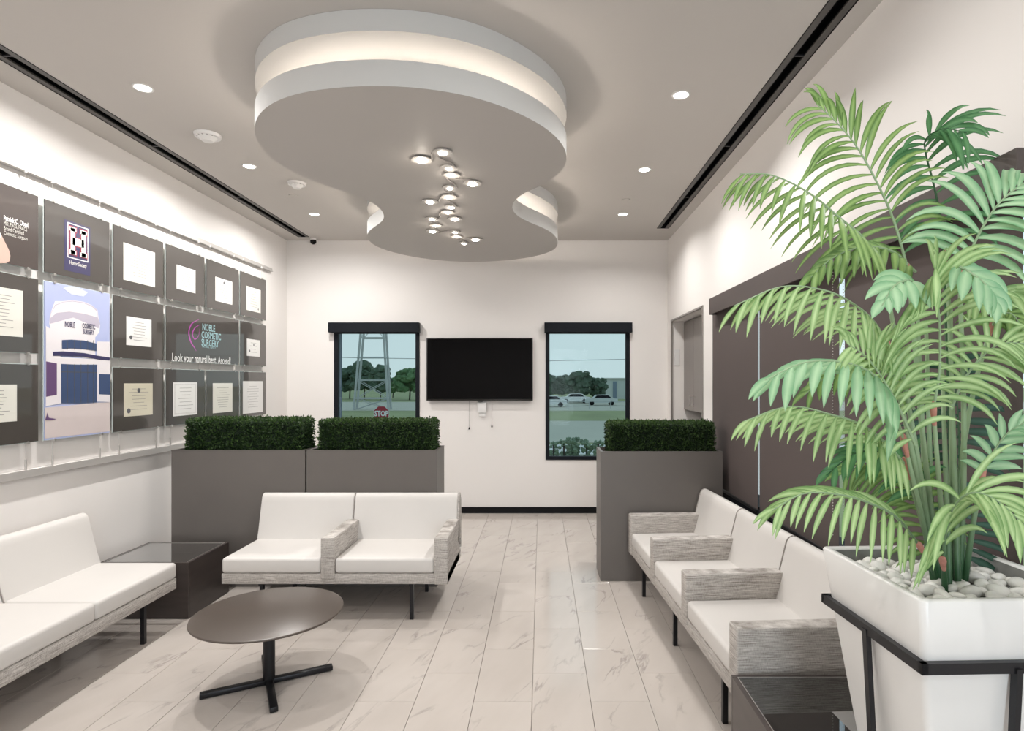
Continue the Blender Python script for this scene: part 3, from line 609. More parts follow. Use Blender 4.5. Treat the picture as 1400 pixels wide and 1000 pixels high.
txt(p[0], 'Look your natural best. Ascend!', 234.5, 489, .100, 'paper_white', bold=.0012, sx=.74)
sw = MB()
for pp, rr in (([(272,437),(262,443),(258,455),(261,468),(266,476),(268,480)], [.001,.006,.009,.008,.005,.001]), ([(273,444),(266,449),(263,457),(266,464),(271,460),(273,450)], [.001,.005,.007,.005,.003,.001])):
    q = spline([(XP+.001, *L(*a)) for a in pp], 20); V = []; n = len(q)
    rr2 = [rr[min(int(i/(n-1)*(len(rr)-1)), len(rr)-2)]*(1-(i/(n-1)*(len(rr)-1))%1)+rr[min(int(i/(n-1)*(len(rr)-1))+1, len(rr)-1)]*((i/(n-1)*(len(rr)-1))%1) for i in range(n)]
    for i in range(n):
        tg = (q[min(i+1,n-1)]-q[max(i-1,0)]).normalized(); nr = Vector((0, -tg.z, tg.y)); V += [(q[i]+nr*rr2[i])[:], (q[i]-nr*rr2[i])[:]]
    sw.mesh(V, [(2*i, 2*i+1, 2*i+3, 2*i+2) for i in range(n-1)])
sw.build('logo_swirl', M['print_magenta'], p[0])
# building photograph
p = panel(1, 1, 1, 2, 'tall panel showing a photo of a white round-towered clinic building', 'print_sky')
def pic(nm, mt, pp, dx): q = MB(); polyL(q, [C2(*a) for a in pp], XP+dx); return q.build(nm, M[mt], p[0])
pic('cloud_print', 'print_cloud', [(300,-20),(330,-30),(380,-20),(420,0),(400,20),(340,10)], .0008)
pic('ground_print', 'print_ground', [(213,552),(300,545),(460,528),(525,526),(525,665),(213,700)], .0010)
pic('tower_print', 'print_white', [(250,90),(246,40),(262,62-20),(300,42),(345,38),(400,45),(440,62),(466,85),(470,120),(478,150),(475,190),(455,215),(455,320),(300,300),(262,290),(245,200),(235,150),(238,110)][2:], .0014)
pic('tower_print', 'print_shade', [(238,110),(262,60),(300,45),(345,40),(400,48),(440,64),(464,84),(468,122),(478,150),(470,172),(350,120),(238,150)], .0018)
pic('tower_print', 'print_white', [(242,104),(264,64),(300,48),(345,44),(400,52),(440,70),(462,92),(466,120),(400,102),(330,92),(270,98),(240,122)], .0022)
pic('wall_print', 'print_white', [(218,160),(262,190),(285,230),(295,530),(218,545)], .0024)
pic('wall_print', 'print_white', [(462,235),(525,236),(525,525),(460,522)], .0024)
pic('wall_print', 'print_white', [(280,310),(470,320),(470,345),(290,345)], .0026)
pic('window_print', 'print_glass', [(295,228),(340,226),(400,230),(460,245),(460,280),(400,272),(340,268),(295,270)], .0030)
pic('canopy_print', 'print_navy', [(250,284),(300,282),(400,290),(460,302),(525,312),(522,326),(470,322),(400,308),(300,304),(252,304)], .0034)
pic('window_print', 'print_glass', [(291,342),(375,346),(463,346),(463,526),(375,532),(291,531)], .0030)
pic('window_print', 'print_violet', [(219,330),(270,340),(270,490),(219,500)], .0030)
pic('window_print', 'print_glass', [(472,390),(525,392),(525,490),(472,488)], .0030)
q = MB()
for x in (320,352,384,416,444): polyL(q, [C2(x,344), C2(x+3,344), C2(x+3,529), C2(x,529)], XP+.0034)
for y in (378,): polyL(q, [C2(291,y), C2(463,y+4), C2(463,y+8), C2(291,y+4)], XP+.0034)
for x in (320,352,384,416,444): polyL(q, [C2(x,229), C2(x+2,229), C2(x+2,274), C2(x,272)], XP+.0034)
q.build('mullion_print', M['ink_dark'], p[0])
for b_, x, y, s_ in (('NOBLE', 308, 152, .052), ('COSMETIC', 392, 160, .047), ('SURGERY', 396, 188, .045)):
    mb = MB(); y_, z_ = L(*C2(x, y)); text_mesh(b_, s_, mb, lambda u, v: (XP+.0032, y_+u, z_+v-u*0.0), align='LEFT', bold=.0012, sx=.52); mb.build('lettering', M['print_navy'], p[0])
pic('shrub_print', 'print_violet', [(215,610),(225,575),(232,600),(270,606),(240,612)], .0030)
# rails and cables
t = thing('cable_display_rails', 'aluminium top and bottom rails with steel cables carrying the display panels', 'rail', (XL, 5, 1.07), 0, world=True)
r_ = MB(); r_.rbox(XL+.0005, XL+.035, 2.9, 7.02, 2.965, 3.005, .003, 1); r_.box(XL+.035, XL+.042, 2.9, 7.02, 2.965, 2.975); r_.build('top_rail', M['rail'], t)
r_ = MB(); r_.rbox(XL+.0005, XL+.045, 2.9, 7.02, 1.068, 1.122, .004, 1); r_.build('bottom_rail', M['rail'], t)
for y0, y1 in col_y:
    for yy in (y0+.08, y1-.08):
        MB().tube([(XP-.013, yy, 1.10), (XP-.013, yy, 2.98)], .0016, 6).build('cable', M['alu'], t)
        MB().tube([(XP-.013, yy, 1.121), (XP-.013, yy, 1.185)], .006, 10).build('tensioner', M['alu'], t, 30)
        MB().tube([(XP-.013, yy, 2.955), (XP-.013, yy, 2.975)], .008, 10).build('tensioner', M['white'], t, 30)

# ------------------------------------------------------------------ planters and hedges
def planter(x0, x1, y0, d, z1, lb):
    t = thing('planter', lb, 'planter', ((x0+x1)/2, y0+d/2, 0), 0, 'tall taupe planters', world=True)
    y1 = y0+d; w = .022; m = MB()
    m.box(x0, x1, y0, y0+w, 0.002, z1); m.box(x0, x1, y1-w, y1, 0.002, z1); m.box(x0, x0+w, y0+w, y1-w, 0.002, z1); m.box(x1-w, x1, y0+w, y1-w, 0.002, z1); m.box(x0+w, x1-w, y0+w, y1-w, .002, .06)
    o = m.build('body', M['planter'], t)
    MB().box(x0+w, x1-w, y0+w, y1-w, z1-.07, z1-.045).build('soil', M['soil'], t)
    r = MB(); b = .002
    r.box(x0-b, x1+b, y0-b, y0+w, z1, z1+.004); r.box(x0-b, x1+b, y1-w, y1+b, z1, z1+.004); r.box(x0-b, x0+w, y0+w, y1-w, z1, z1+.004); r.box(x1-w, x1+b, y0+w, y1-w, z1, z1+.004)
    r.build('rim', M['planter'], t)
planter(-3.000, -1.916, 4.805, .36, 1.105, 'tall taupe planter nearest the certificate wall, behind the glass side table')
planter(-1.903, -.846, 4.805, .36, 1.105, 'tall taupe planter behind the two-seat sofa, to the right of its twin')
planter(.494, 1.512, 4.940, .36, 1.078, 'tall taupe planter at the far end of the three-seat sofa')
def leafs(n, ax, ay, az):
    V = []; Fc = []; C = []
    for i in range(n):
        fc = random.random()
        A = (ax*az*2, ay*az*2, ax*ay); q = random.random()*(A[0]+A[1]+A[2])
        e = random.gauss(0, .007)
        if q < A[0]: s_ = -1 if random.random() < .7 else 1; c = Vector((random.uniform(-ax/2, ax/2), s_*(ay/2+e), random.uniform(0, az))); nr = Vector((0, s_, 0))
        elif q < A[0]+A[1]: s_ = random.choice((-1, 1)); c = Vector((s_*(ax/2+e), random.uniform(-ay/2, ay/2), random.uniform(0, az))); nr = Vector((s_, 0, 0))
        else: c = Vector((random.uniform(-ax/2, ax/2), random.uniform(-ay/2, ay/2), az+e)); nr = Vector((0, 0, 1))
        d = (nr*random.uniform(.4,1.2)+Vector((random.gauss(0,.6), random.gauss(0,.6), random.gauss(.35,.5)))).normalized()
        sd = d.cross(Vector((random.gauss(0,1), random.gauss(0,1), random.gauss(0,1)))).normalized()
        l = random.uniform(.015, .030); w = l*.26; up = sd.cross(d)*.003; b = len(V); c = c-d*.006
        V += [c[:], (c+d*l*.5+sd*w+up)[:], (c+d*l)[:], (c+d*l*.5-sd*w+up)[:], (c+d*l*.5)[:]]
        Fc += [(b, b+1, b+2, b+4), (b, b+4, b+2, b+3)]
        k = max(0, min(1, random.random()**2*.8+max(0, c.z/az-.8)*1.6*random.random())); C += [k]*5
    return V, Fc, C
hv, hf, hc = leafs(9500, .93, .27, .262)
hm = bpy.data.meshes.new('leaves'); hm.from_pydata(hv, [], hf); hm.materials.append(M['hedge'])
ca = hm.color_attributes.new('rib', 'FLOAT_COLOR', 'POINT'); ca.data.foreach_set('color', [c for k in hc for c in (k, k, k, 1)])
core = MB().rbox(-.455, .455, -.125, .125, 0, .252, .01, 2).data('twig_core', M['hedge_core'] if 'hedge_core' in M else mat('hedge_core', (.006, .016, .006), .95, noise=((40,40,40), .5)))
for x0, x1, y, zb, zt, lb in ((-2.91, -1.965, 4.985, 1.062, 1.352, 'clipped boxwood hedge in the planter nearest the certificate wall'), (-1.82, -.893, 4.985, 1.062, 1.342, 'clipped boxwood hedge in the planter behind the two-seat sofa'), (.575, 1.455, 5.12, 1.035, 1.315, 'clipped boxwood hedge in the planter by the three-seat sofa')):
    t = thing('hedge', lb, 'hedge', ((x0+x1)/2, y, zb), 0, 'clipped boxwood hedges')
    t.scale = ((x1-x0)/.93, 1, (zt-zb)/.268)
    link('twig_core', core, t); link('leaves', hm, t, 'stuff')

# ------------------------------------------------------------------ sofas
ZR, ZS0, ZS, ZA, ZT = .260, .334, .440, .583, .778
def sofa(lb, loc, rot, segs, pitch_l):
    """segs: string of 'a' (arm) and 's' (seat), left to right in the sofa's own frame; front at y=0"""
    t = thing('sofa', lb, 'sofa', loc, rot)
    aw = .095; x = 0; items = []
    for s_ in segs:
        w = aw if s_ == 'a' else pitch_l; items.append((s_, x, x+w)); x += w
    Ln = x; seatb = []
    MB().rbox(0, Ln, .004, .66, ZR, ZS0-.001, .006, 2).build('base_rail', M['fabric'], t, 30)
    prof = [(.505, ZS-.03), (.535, ZS+.06), (.590, ZT-.06), (.598, ZT-.03), (.612, ZT-.009), (.634, ZT), (.658, ZT-.006), (.672, ZT-.028), (.676, ZT-.06), (.655, ZS-.03)]
    def fn(u, v, w): return (w, u, v)
    seats = [i for i in items if i[0] == 's']; cuts = [0]
    for a_, b_ in zip(seats[:-1], seats[1:]): cuts.append((a_[2]+b_[1])/2)
    cuts.append(Ln)
    for k, (s_, a, b) in enumerate(seats):
        MB().rbox(a+.001, b-.001, 0.0, .60, ZS0, ZS, .022, 4).build('seat_cushion', M['cream'], t, True)
        c0, c1 = cuts[k]+((.014 if segs[0] == 'a' else 0) if k == 0 else .002), cuts[k+1]-((.014 if segs[-1] == 'a' else 0) if k == len(seats)-1 else .002)
        MB().prism(prof, fn, c0, c1, .010, 3).build('back_cushion', M['cream'], t, 50)
    for k in range(1, len(cuts)-1):
        q = [(cuts[k], u-.0005, v+.0) for u, v in [(p0[0]+.002*0, p0[1]) for p0 in prof[:7]]]
        MB().tube(q, .0035, 6).build('piping', M['piping'], t, True)
    for k, (a, b) in enumerate(((0, .0135), (Ln-.0135, Ln))):
        if segs[-k] != 'a': continue
        MB().prism(prof, fn, a, b, .003, 1).build('end_panel', M['fabric'], t, 40)
    shellp = [(.657, ZS0), (.680, ZT-.06), (.6765, ZT-.03), (.690, ZT-.05), (.700, ZS0)]
    MB().prism([(.662, ZS0), (.6775, ZT-.05), (.692, ZT-.05), (.700, ZS0)], fn, .0, Ln).build('back_shell', M['fabric'], t)
    for s_, a, b in items:
        if s_ == 'a': MB().rbox(a, b, -.004, .575, ZR-.002 if a == 0 or b > Ln-.01 else ZS0-.04, ZA, .010, 3).build('armrest', M['fabric'], t, 30)
    lg = [.26, Ln-.26] if Ln < 1.9 else [.3, Ln/2, Ln-.3]
    for x in lg:
        MB().bar((x, .03, ZR-.012), (x, .64, ZR-.012), .03, .022).build('cross_bar', M['blackmetal'], t)
        for y in (.055, .60): MB().box(x-.0125, x+.0125, y-.0125, y+.0125, 0.0, ZR-.012).build('leg', M['blackmetal'], t)
    MB().box(.05, Ln-.05, .30, .34, ZR-.03, ZR-.002).build('beam', M['blackmetal'], t)
    return Ln
sofa('cream two-seat sofa with streaky taupe arms in front of the tall planters', (-2.217, 4.10, 0), 0, 'sasa', .690)
sofa('cream armless-ended sofa along the certificate wall at the left', (-2.470, 4.02-1.46-.095, 0), PI/2, 'ass', .730)
th = math.radians(3.4)
Lr = 4*.095+3*.655
far = Vector((.722, 4.885))
sofa('cream three-seat sofa with four streaky taupe arms along the shaded right wall', (far.x, far.y, 0), -PI/2+th, 'asasasa', .640)

# ------------------------------------------------------------------ glass-topped side tables
def side_table(lb, x0, x1, y0, y1, z1):
    t = thing('side_table', lb, 'side table', ((x0+x1)/2, (y0+y1)/2, 0), 0, 'glass-topped cube side tables', world=True)
    w = .02
    for a in ((x0, x1, y0, y0+w), (x0, x1, y1-w, y1), (x0, x0+w, y0+w, y1-w), (x1-w, x1, y0+w, y1-w)):
        MB().rbox(a[0], a[1], a[2], a[3], .004, z1, .0015, 1).build('side_panel', M['brownwood'], t)
    MB().box(x0+w, x1-w, y0+w, y1-w, z1-.10, z1-.085).build('inner_shelf', M['brownwood'], t)
    MB().rbox(x0+w+.002, x1-w-.002, y0+w+.002, y1-w-.002, z1-.010, z1-.002, .001, 1).build('glass_top', M['tabglass'], t)
    q = MB(); q.box(x0+w, x0+w+.003, y0+w, y1-w, z1-.001, z1+.001); q.box(x1-w-.003, x1-w, y0+w, y1-w, z1-.001, z1+.001); q.box(x0+w, x1-w, y1-w-.003, y1-w, z1-.001, z1+.001); q.build('edge_glint', M['alu'], t)  # pale metal strips stand in for the highlight along the glass edge
side_table('dark brown cube side table with glass top in the corner between the sofas', -3.10, -2.472, 4.15, 4.690, .395)
side_table('dark cube side table with glass top between the three-seat sofa and the palm pot', .822, 1.42, 2.10, 2.565, .395)

# ------------------------------------------------------------------ coffee table
t = thing('coffee_table', 'low round bronze coffee table on a black cross base', 'coffee table', (-1.50, 3.265, 0))
n = 72; V = []
for rr, zz in ((.380, .386), (.388, .389), (.390, .394), (.388, .399), (.382, .401)): V += [(rr*math.cos(2*PI*k/n), rr*math.sin(2*PI*k/n), zz) for k in range(n)]
q = MB(); q.mesh(V, [(j*n+k, j*n+(k+1)%n, (j+1)*n+(k+1)%n, (j+1)*n+k) for j in range(4) for k in range(n)]+[tuple(range(n))[::-1], tuple(range(4*n, 5*n))])
q.build('tabletop', M['bronze'], t, 40)
MB().cyl((0,0), .031, .028, .375, 28).build('pedestal', M['blackmetal'], t, 30)
MB().cyl((0,0), .12, .375, .386, 28).build('mounting_plate', M['blackmetal'], t, 30)
for a in (28.6, 118.6, 208.6, 298.6):
    a = math.radians(a); m = MB(); m.rbox(.0, .333, -.020, .020, .003, .030, .004, 2); f_ = m.build('foot_bar', M['blackmetal'], t, 30); f_.rotation_euler = (0, 0, a)

# ------------------------------------------------------------------ white pot, stand, pebbles
px0, py0, PWd, PZ = 1.005, 1.588, .535, 1.078
pc = Vector((px0+PWd/2, py0+PWd/2)); prot = math.radians(2.0)
def sq(h_, z): return [(-h_, -h_, z), (h_, -h_, z), (h_, h_, z), (-h_, h_, z)]
def sqring(mb_rings, r=.02):
    n = None; V = []
    for h_, z in mb_rings:
        pts_ = []
        for cx_, cy_, a0 in ((1,1,0), (-1,1,90), (-1,-1,180), (1,-1,270)):
            for k in range(5):
                a = math.radians(a0+k*22.5); pts_.append((cx_*(h_-r)+r*math.cos(a), cy_*(h_-r)+r*math.sin(a), z))
        n = len(pts_); V += pts_
    return V, n
t = thing('palm_pot', 'large white tapered square pot filled with pebbles in a black stand', 'plant pot', (pc.x, pc.y, 0), prot)
hT, hB = PWd/2, .125
def hw_at(z): return hB+(hT-hB)*((z-.06)/(PZ-.06))**0.9
rings = [(hB-.01, .055), (hB, .060)]+[(hw_at(z), z) for z in (.2,.35,.5,.65,.8,.95,PZ-.005)]+[(hT-.004, PZ), (hT-.024, PZ), (hT-.028, PZ-.006)]
V, n = sqring(rings); q = MB(); q.mesh(V, [(j*n+k, j*n+(k+1)%n, (j+1)*n+(k+1)%n, (j+1)*n+k) for j in range(len(rings)-1) for k in range(n)]+[tuple(range(n))[::-1]])
q.build('shell', M['pot'], t, 60)
rings = [(hT-.028, PZ-.006), (hT-.045, PZ-.085)]; V, n = sqring(rings); q = MB(); q.mesh(V, [(k, (k+1)%n, n+(k+1)%n, n+k) for k in range(n)]+[tuple(range(n, 2*n))]); q.build('lining', M['potin'], t, 60)
s_ = thing('pot_stand', 'black metal stand with a square band and legs around the white palm pot', 'plant stand', (pc.x, pc.y, 0), prot)
bz = .895; bh = hw_at(bz)+.012
for a in range(4):
    an = a*PI/2; c, d = math.cos(an), math.sin(an)
    def R(x, y, z): return (x*c-y*d, x*d+y*c, z)
    MB().bar(R(-bh-.009, -bh, bz), R(bh+.009, -bh, bz), .018, .030).build('band', M['blackmetal'], s_)
    MB().bar(R(0, -bh-.004, bz), R(0, -bh+.045, 0.0), .022, .016).build('leg', M['blackmetal'], s_)
MB().bar((-bh+.05, 0, .045), (bh-.05, 0, .045), .02, .014).build('cross_brace', M['blackmetal'], s_)
MB().bar((0, -bh+.05, .045), (0, bh-.05, .045), .02, .014).build('cross_brace', M['blackmetal'], s_)
pm = []
for k in range(8):
    pm.append(MB().sphere((0,0,0), 1, 3, (1, random.uniform(.65,.85), random.uniform(.5,.65))).data('pebble', M['pebble'], True))
    for v in pm[-1].vertices:
        c = v.co; f_ = 1+.09*math.sin(c.x*3+k)+.07*math.cos(c.y*4+2*k)+.05*math.sin(c.z*5+k); v.co = c*f_
placed = []
random.seed(11)
for _ in range(6000):
    if len(placed) >= 170: break
    r = random.uniform(.017, .031); lim = hT-.048-r*.8
    x, y = random.uniform(-lim, lim), random.uniform(-lim, lim); top = len(placed) > 75
    z = PZ-.072+r*.35+(.020 if top else 0)+random.uniform(0, .006)
    if all((x-a)**2+(y-b)**2+((z-c)*1.5)**2 > ((r+s2)*.74)**2 for a, b, c, s2 in placed): placed.append((x, y, z, r))
for x, y, z, r in placed:
    o = link('pebble', random.choice(pm)); ca_, sa_ = math.cos(prot), math.sin(prot)
    o.location = (pc.x+x*ca_-y*sa_, pc.y+x*sa_+y*ca_, z); o.scale = (r*1.12, r*1.12, r*1.12); o.rotation_euler = (random.uniform(-.5,.5), random.uniform(-.5,.5), random.uniform(0, 6.3))
    tag(o, 'smooth white pebble around the stems in the white palm pot', 'pebble', 'white pebbles in the palm pot')

# ------------------------------------------------------------------ palm
random.seed(5)
pt = thing('potted_palm', 'tall leafy artificial palm with arching fronds in the white pot', 'palm', (pc.x, pc.y, 1.0), 0, world=True)
CAMP = Vector((0, 0, H))
def blade(base, d, nrm, L_, w_, droop, seg=8, curl=0.0):
    """long folded lanceolate leaflet; returns verts, faces, rib shade"""
    V = []; Fc = []; C = []; g = Vector((0, 0, -1)); p = base.copy(); dirn = d.normalized()
    for i in range(seg+1):
        t = i/seg
        s_ = dirn.cross(nrm)
        if s_.length < .05: s_ = dirn.orthogonal()
        s_.normalize(); n2 = s_.cross(dirn).normalized()
        w = w_*(min(1, .30+t*2.4))*(1-max(0, (t-.45)/.55)**2.0); w = max(w, .0004)
        V += [(p+s_*w+n2*w*.35)[:], p[:], (p-s_*w+n2*w*.35)[:]]; C += [.0, .95, .0]
        if i: b = (i-1)*3; Fc += [(b, b+1, b+4, b+3), (b+1, b+2, b+5, b+4)]
        dirn = (dirn+g*droop/seg*(0.6+t)).normalized(); p = p+dirn*L_/seg
    return V, Fc, C
ALL = []
def lerp(a, b, t): return a+(b-a)*t
def frond(rach, nrm, mt, L_=.20, w_=.012, droop=.7, nl=15, ang=48, skip=.10, single=True, prof=None, rr=.0045, lift=.0, asym=(1,1)):
    pp = spline([P(*a) for a in rach], 36); n = len(pp)
    nrm = Vector(nrm).normalized()
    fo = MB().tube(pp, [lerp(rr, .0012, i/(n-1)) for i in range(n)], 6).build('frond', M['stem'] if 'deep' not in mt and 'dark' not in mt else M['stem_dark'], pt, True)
    fo.matrix_parent_inverse = Matrix.Translation(-pt.location)
    acc = MB(); accC = []
    items = []
    for sd in (-1, 1):
        for k in range(nl):
            t = lerp(skip, 1.0, (k+(.5 if sd > 0 else 0))/nl); t = min(t, .995); i = t*(n-1); i0 = min(int(i), n-2); base = pp[i0].lerp(pp[i0+1], i-i0)
            tg = (pp[min(i0+2, n-1)]-pp[max(i0-1, 0)]).normalized(); side = tg.cross(nrm).normalized()*sd
            nn = side.cross(tg).normalized()*sd
            a = math.radians(lerp(ang+14, ang-26, t)+random.uniform(-5, 5))
            dd = side*math.sin(a)+tg*math.cos(a)+nrm*(lift+random.uniform(-.08,.08))
            env = math.sin(PI*min(1, .22+.80*t))**.6 if t < .85 else lerp(.72, .42, (t-.85)/.15)
            ll = L_*env*random.uniform(.92, 1.08)*asym[0 if sd < 0 else 1]
            items.append((base, dd, (nrm*.45+Vector((-.45, -1, .12))).normalized(), ll, w_*random.uniform(.85, 1.15)*(.8+.2*env), droop*random.uniform(.8, 1.25)))
    for it in items:
        V, Fc, C = blade(*it)
        V = [Vector(v) for v in V]
        for v in V:
            if v.x > 1.545: v.x = 1.545+(v.x-1.545)*.05     # leaves press against the shade
        V = [v[:] for v in V]
        if single:
            me = bpy.data.meshes.new('leaflet'); me.from_pydata(V, [], Fc); me.materials.append(M[mt]); c_ = me.color_attributes.new('rib', 'FLOAT_COLOR', 'POINT'); c_.data.foreach_set('color', [x for k in C for x in (k, k, k, 1)])
            me.polygons.foreach_set('use_smooth', [True]*len(me.polygons)); link('leaflet', me, fo)
        else: acc.mesh(V, Fc); accC += C
    if not single:
        me = bpy.data.meshes.new('leaflets'); me.from_pydata(acc.v, [], acc.f); me.materials.append(M[mt]); c_ = me.color_attributes.new('rib', 'FLOAT_COLOR', 'POINT'); c_.data.foreach_set('color', [x for k in accC for x in (k, k, k, 1)])
        me.polygons.foreach_set('use_smooth', [True]*len(me.polygons)); link('leaflets', me, fo, 'stuff')
def stem(bx, node, by=806, Yb=1.85, r0=.0095, r1=.0055, mid=None, sheath=True, dark=False):
    a = P(bx, by, Yb); b = P(*node); pts_ = [a-Vector((0,0,.03)), a.lerp(b, .35)+Vector((0, 0, .02)), b] if not mid else [a-Vector((0,0,.03))]+[P(*m_) for m_ in mid]+[b]
    q = spline(pts_, 20)
    m = MB().tube(q, [lerp(r0, r1, i/20) for i in range(21)], 10)
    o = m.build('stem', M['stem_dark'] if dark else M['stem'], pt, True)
    if sheath:
        d = (q[-1]-q[-2]).normalized(); q2 = [b-d*.050, b-d*.022, b, b+d*.018, b+d*.026]; MB().tube(q2, [r1*1.05, r1*1.35, r1*1.7, r1*1.5, r1*.6], 10).build('sheath', M['sheath'], pt, True)
BK = (-.25, -1, .15)
# A top
stem(1288, (1242, 372, 1.86), mid=[(1262, 600, 1.84)]); frond([(1242,372,1.86),(1224,308,1.84),(1204,260,1.80),(1176,208,1.77),(1148,172,1.74),(1116,142,1.72)], BK, 'leaf', .27, .0085, 1.45, 19, 54, .10, asym=(1.0,.66))
# B left upper
stem(1284, (1208, 374, 1.80), mid=[(1250, 600, 1.82)]); frond([(1208,374,1.80),(1184,330,1.76),(1148,298,1.70),(1106,264,1.66),(1056,240,1.63),(1012,238,1.62)], (-.25,-.35,.9), 'leaf', .20, .0078, .9, 17, 50, .08, lift=-.7)
# C dark back
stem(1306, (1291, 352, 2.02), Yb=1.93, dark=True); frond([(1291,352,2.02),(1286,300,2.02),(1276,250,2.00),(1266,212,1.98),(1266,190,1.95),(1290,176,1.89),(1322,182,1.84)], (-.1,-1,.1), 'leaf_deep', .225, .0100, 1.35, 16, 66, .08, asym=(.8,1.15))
# D right
stem(1312, (1312, 376, 1.74), Yb=1.86, mid=[(1318, 600, 1.82)]); frond([(1312,376,1.74),(1330,337,1.70),(1350,300,1.66),(1372,272,1.63),(1402,250,1.62),(1430,245,1.62)], (-.3,-.7,.7), 'leaf_mint', .22, .0125, 1.4, 14, 56, .10)
# E centre
stem(1294, (1276, 560, 1.74)); frond([(1276,560,1.74),(1284,510,1.71),(1285,450,1.67),(1281,405,1.62),(1279,376,1.56),(1279,366,1.49)], (0,-1,.05), 'leaf_pale', .235, .0092, 1.3, 19, 68, .04)
# F left middle
stem(1284, (1214, 474, 1.78), mid=[(1256, 660, 1.83)]); frond([(1214,474,1.78),(1196,442,1.74),(1170,418,1.70),(1130,398,1.66),(1070,392,1.62),(1004,418,1.60)], (-.2,-.45,.85), 'leaf_pale', .20, .0085, .8, 17, 46, .08, lift=-.65)
# G broad mint
stem(1280, (1236, 604, 1.76)); frond([(1236,604,1.76),(1218,548,1.70),(1196,514,1.64),(1156,496,1.58),(1100,496,1.52),(1046,520,1.47)], (-.2,-.55,.8), 'leaf_mint', .175, .0135, .9, 13, 48, .12, lift=-.4)
# H
stem(1282, (1238, 636, 1.80), r1=.005); frond([(1238,636,1.80),(1211,606,1.75),(1180,582,1.70),(1140,568,1.66),(1080,556,1.62),(1018,576,1.58)], (-.2,-.5,.85), 'leaf_pale', .175, .0082, .8, 18, 46, .06, lift=-.6)
# I bottom left
stem(1284, (1258, 748, 1.78), r0=.009); frond([(1258,748,1.78),(1226,708,1.72),(1188,688,1.67),(1150,677,1.63),(1100,675,1.60),(1056,698,1.58)], (-.15,-.6,.8), 'leaf_pale', .175, .0085, .85, 16, 48, .06, lift=-.30)
# J bottom centre
stem(1292, (1289, 768, 1.74), Yb=1.80, r0=.010, r1=.006, dark=True); frond([(1289,768,1.74),(1294,722,1.68),(1306,690,1.62),(1330,674,1.57),(1362,684,1.53),(1398,716,1.50)], (.05,-.8,.6), 'leaf_pale', .21, .0100, 1.25, 14, 60, .06)
# remaining fronds, seen smaller or half hidden
frond([(1252,610,1.72),(1230,560,1.69),(1208,520,1.66),(1184,488,1.62),(1158,470,1.58)], (-.1,-1,.2), 'leaf_pale', .165, .0082, 1.2, 15, 62, .05, False)
frond([(1300,560,1.80),(1318,520,1.78),(1342,488,1.75),(1370,470,1.72),(1404,470,1.70)], (-.1,-.9,.4), 'leaf_pale', .15, .0085, 1.2, 14, 60, .05, False)
frond([(1262,700,1.86),(1240,660,1.88),(1214,640,1.90),(1186,632,1.92),(1150,650,1.93)], (-.1,-.9,.4), 'leaf', .15, .0085, 1.1, 13, 58, .05, False)
frond([(1276,760,1.84),(1262,720,1.86),(1250,680,1.88),(1246,640,1.90)], (-.1,-1,.1), 'leaf', .14, .0085, 1.2, 10, 60, .05, False)
stem(1316, (1343, 650, 1.80), Yb=1.86, mid=[(1330, 720, 1.82)]); frond([(1343,650,1.80),(1356,622,1.77),(1376,594,1.73),(1404,576,1.70)], (-.1,-.8,.5), 'leaf_mint', .10, .012, .8, 7, 45, .05, False)
stem(1308, (1354, 450, 1.90), Yb=1.90, mid=[(1312, 660, 1.88), (1330, 540, 1.88)]); frond([(1354,450,1.90),(1366,432,1.88),(1384,430,1.84),(1402,456,1.80)], (-.3,-.8,.5), 'leaf', .12, .010, 1.4, 9, 60, .05, False)
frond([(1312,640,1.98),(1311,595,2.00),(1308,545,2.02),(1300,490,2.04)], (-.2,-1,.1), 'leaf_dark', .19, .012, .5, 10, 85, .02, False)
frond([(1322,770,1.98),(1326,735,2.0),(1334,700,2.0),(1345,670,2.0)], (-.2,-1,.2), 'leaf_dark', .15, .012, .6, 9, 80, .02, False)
frond([(1252,372,1.88),(1220,344,1.84),(1180,338,1.80),(1140,352,1.77),(1108,380,1.75)], (-.2,-.6,.8), 'leaf', .15, .011, 1.2, 12, 45, .08, False)
frond([(1250,560,1.84),(1225,520,1.82),(1190,505,1.80),(1140,510,1.78),(1100,540,1.76)], (-.2,-.6,.8), 'leaf', .14, .010, 1.2, 12, 50, .08, False)
frond([(1262,690,1.84),(1240,640,1.84),(1210,620,1.82),(1170,620,1.80),(1130,650,1.78)], (-.2,-.6,.8), 'leaf_deep', .14, .010, 1.0, 11, 50, .08, False)
frond([(1318,380,1.82),(1345,400,1.78),(1375,398,1.72),(1410,410,1.70)], (-.2,-.6,.8), 'leaf_pale', .13, .011, 1.0, 10, 55, .05, False)
frond([(1300,360,1.60),(1325,372,1.55),(1350,392,1.52),(1366,420,1.50)], (-.1,-.8,.6), 'leaf_mint', .10, .014, 1.0, 6, 45, .05, False)
frond([(1256,390,1.62),(1240,384,1.56),(1222,392,1.52),(1206,418,1.49)], (-.1,-.8,.6), 'leaf_mint', .10, .014, 1.0, 6, 45, .05, False)
for bx, tx, ty, Y in ((1270,1254,420,1.88),(1276,1266,440,1.90),(1298,1288,500,1.94),(1302,1300,420,1.96),(1310,1296,380,1.9),(1320,1312,640,1.9)):
    stem(bx, (tx, ty, Y), Yb=random.uniform(1.80,1.92), sheath=False, r0=.010)

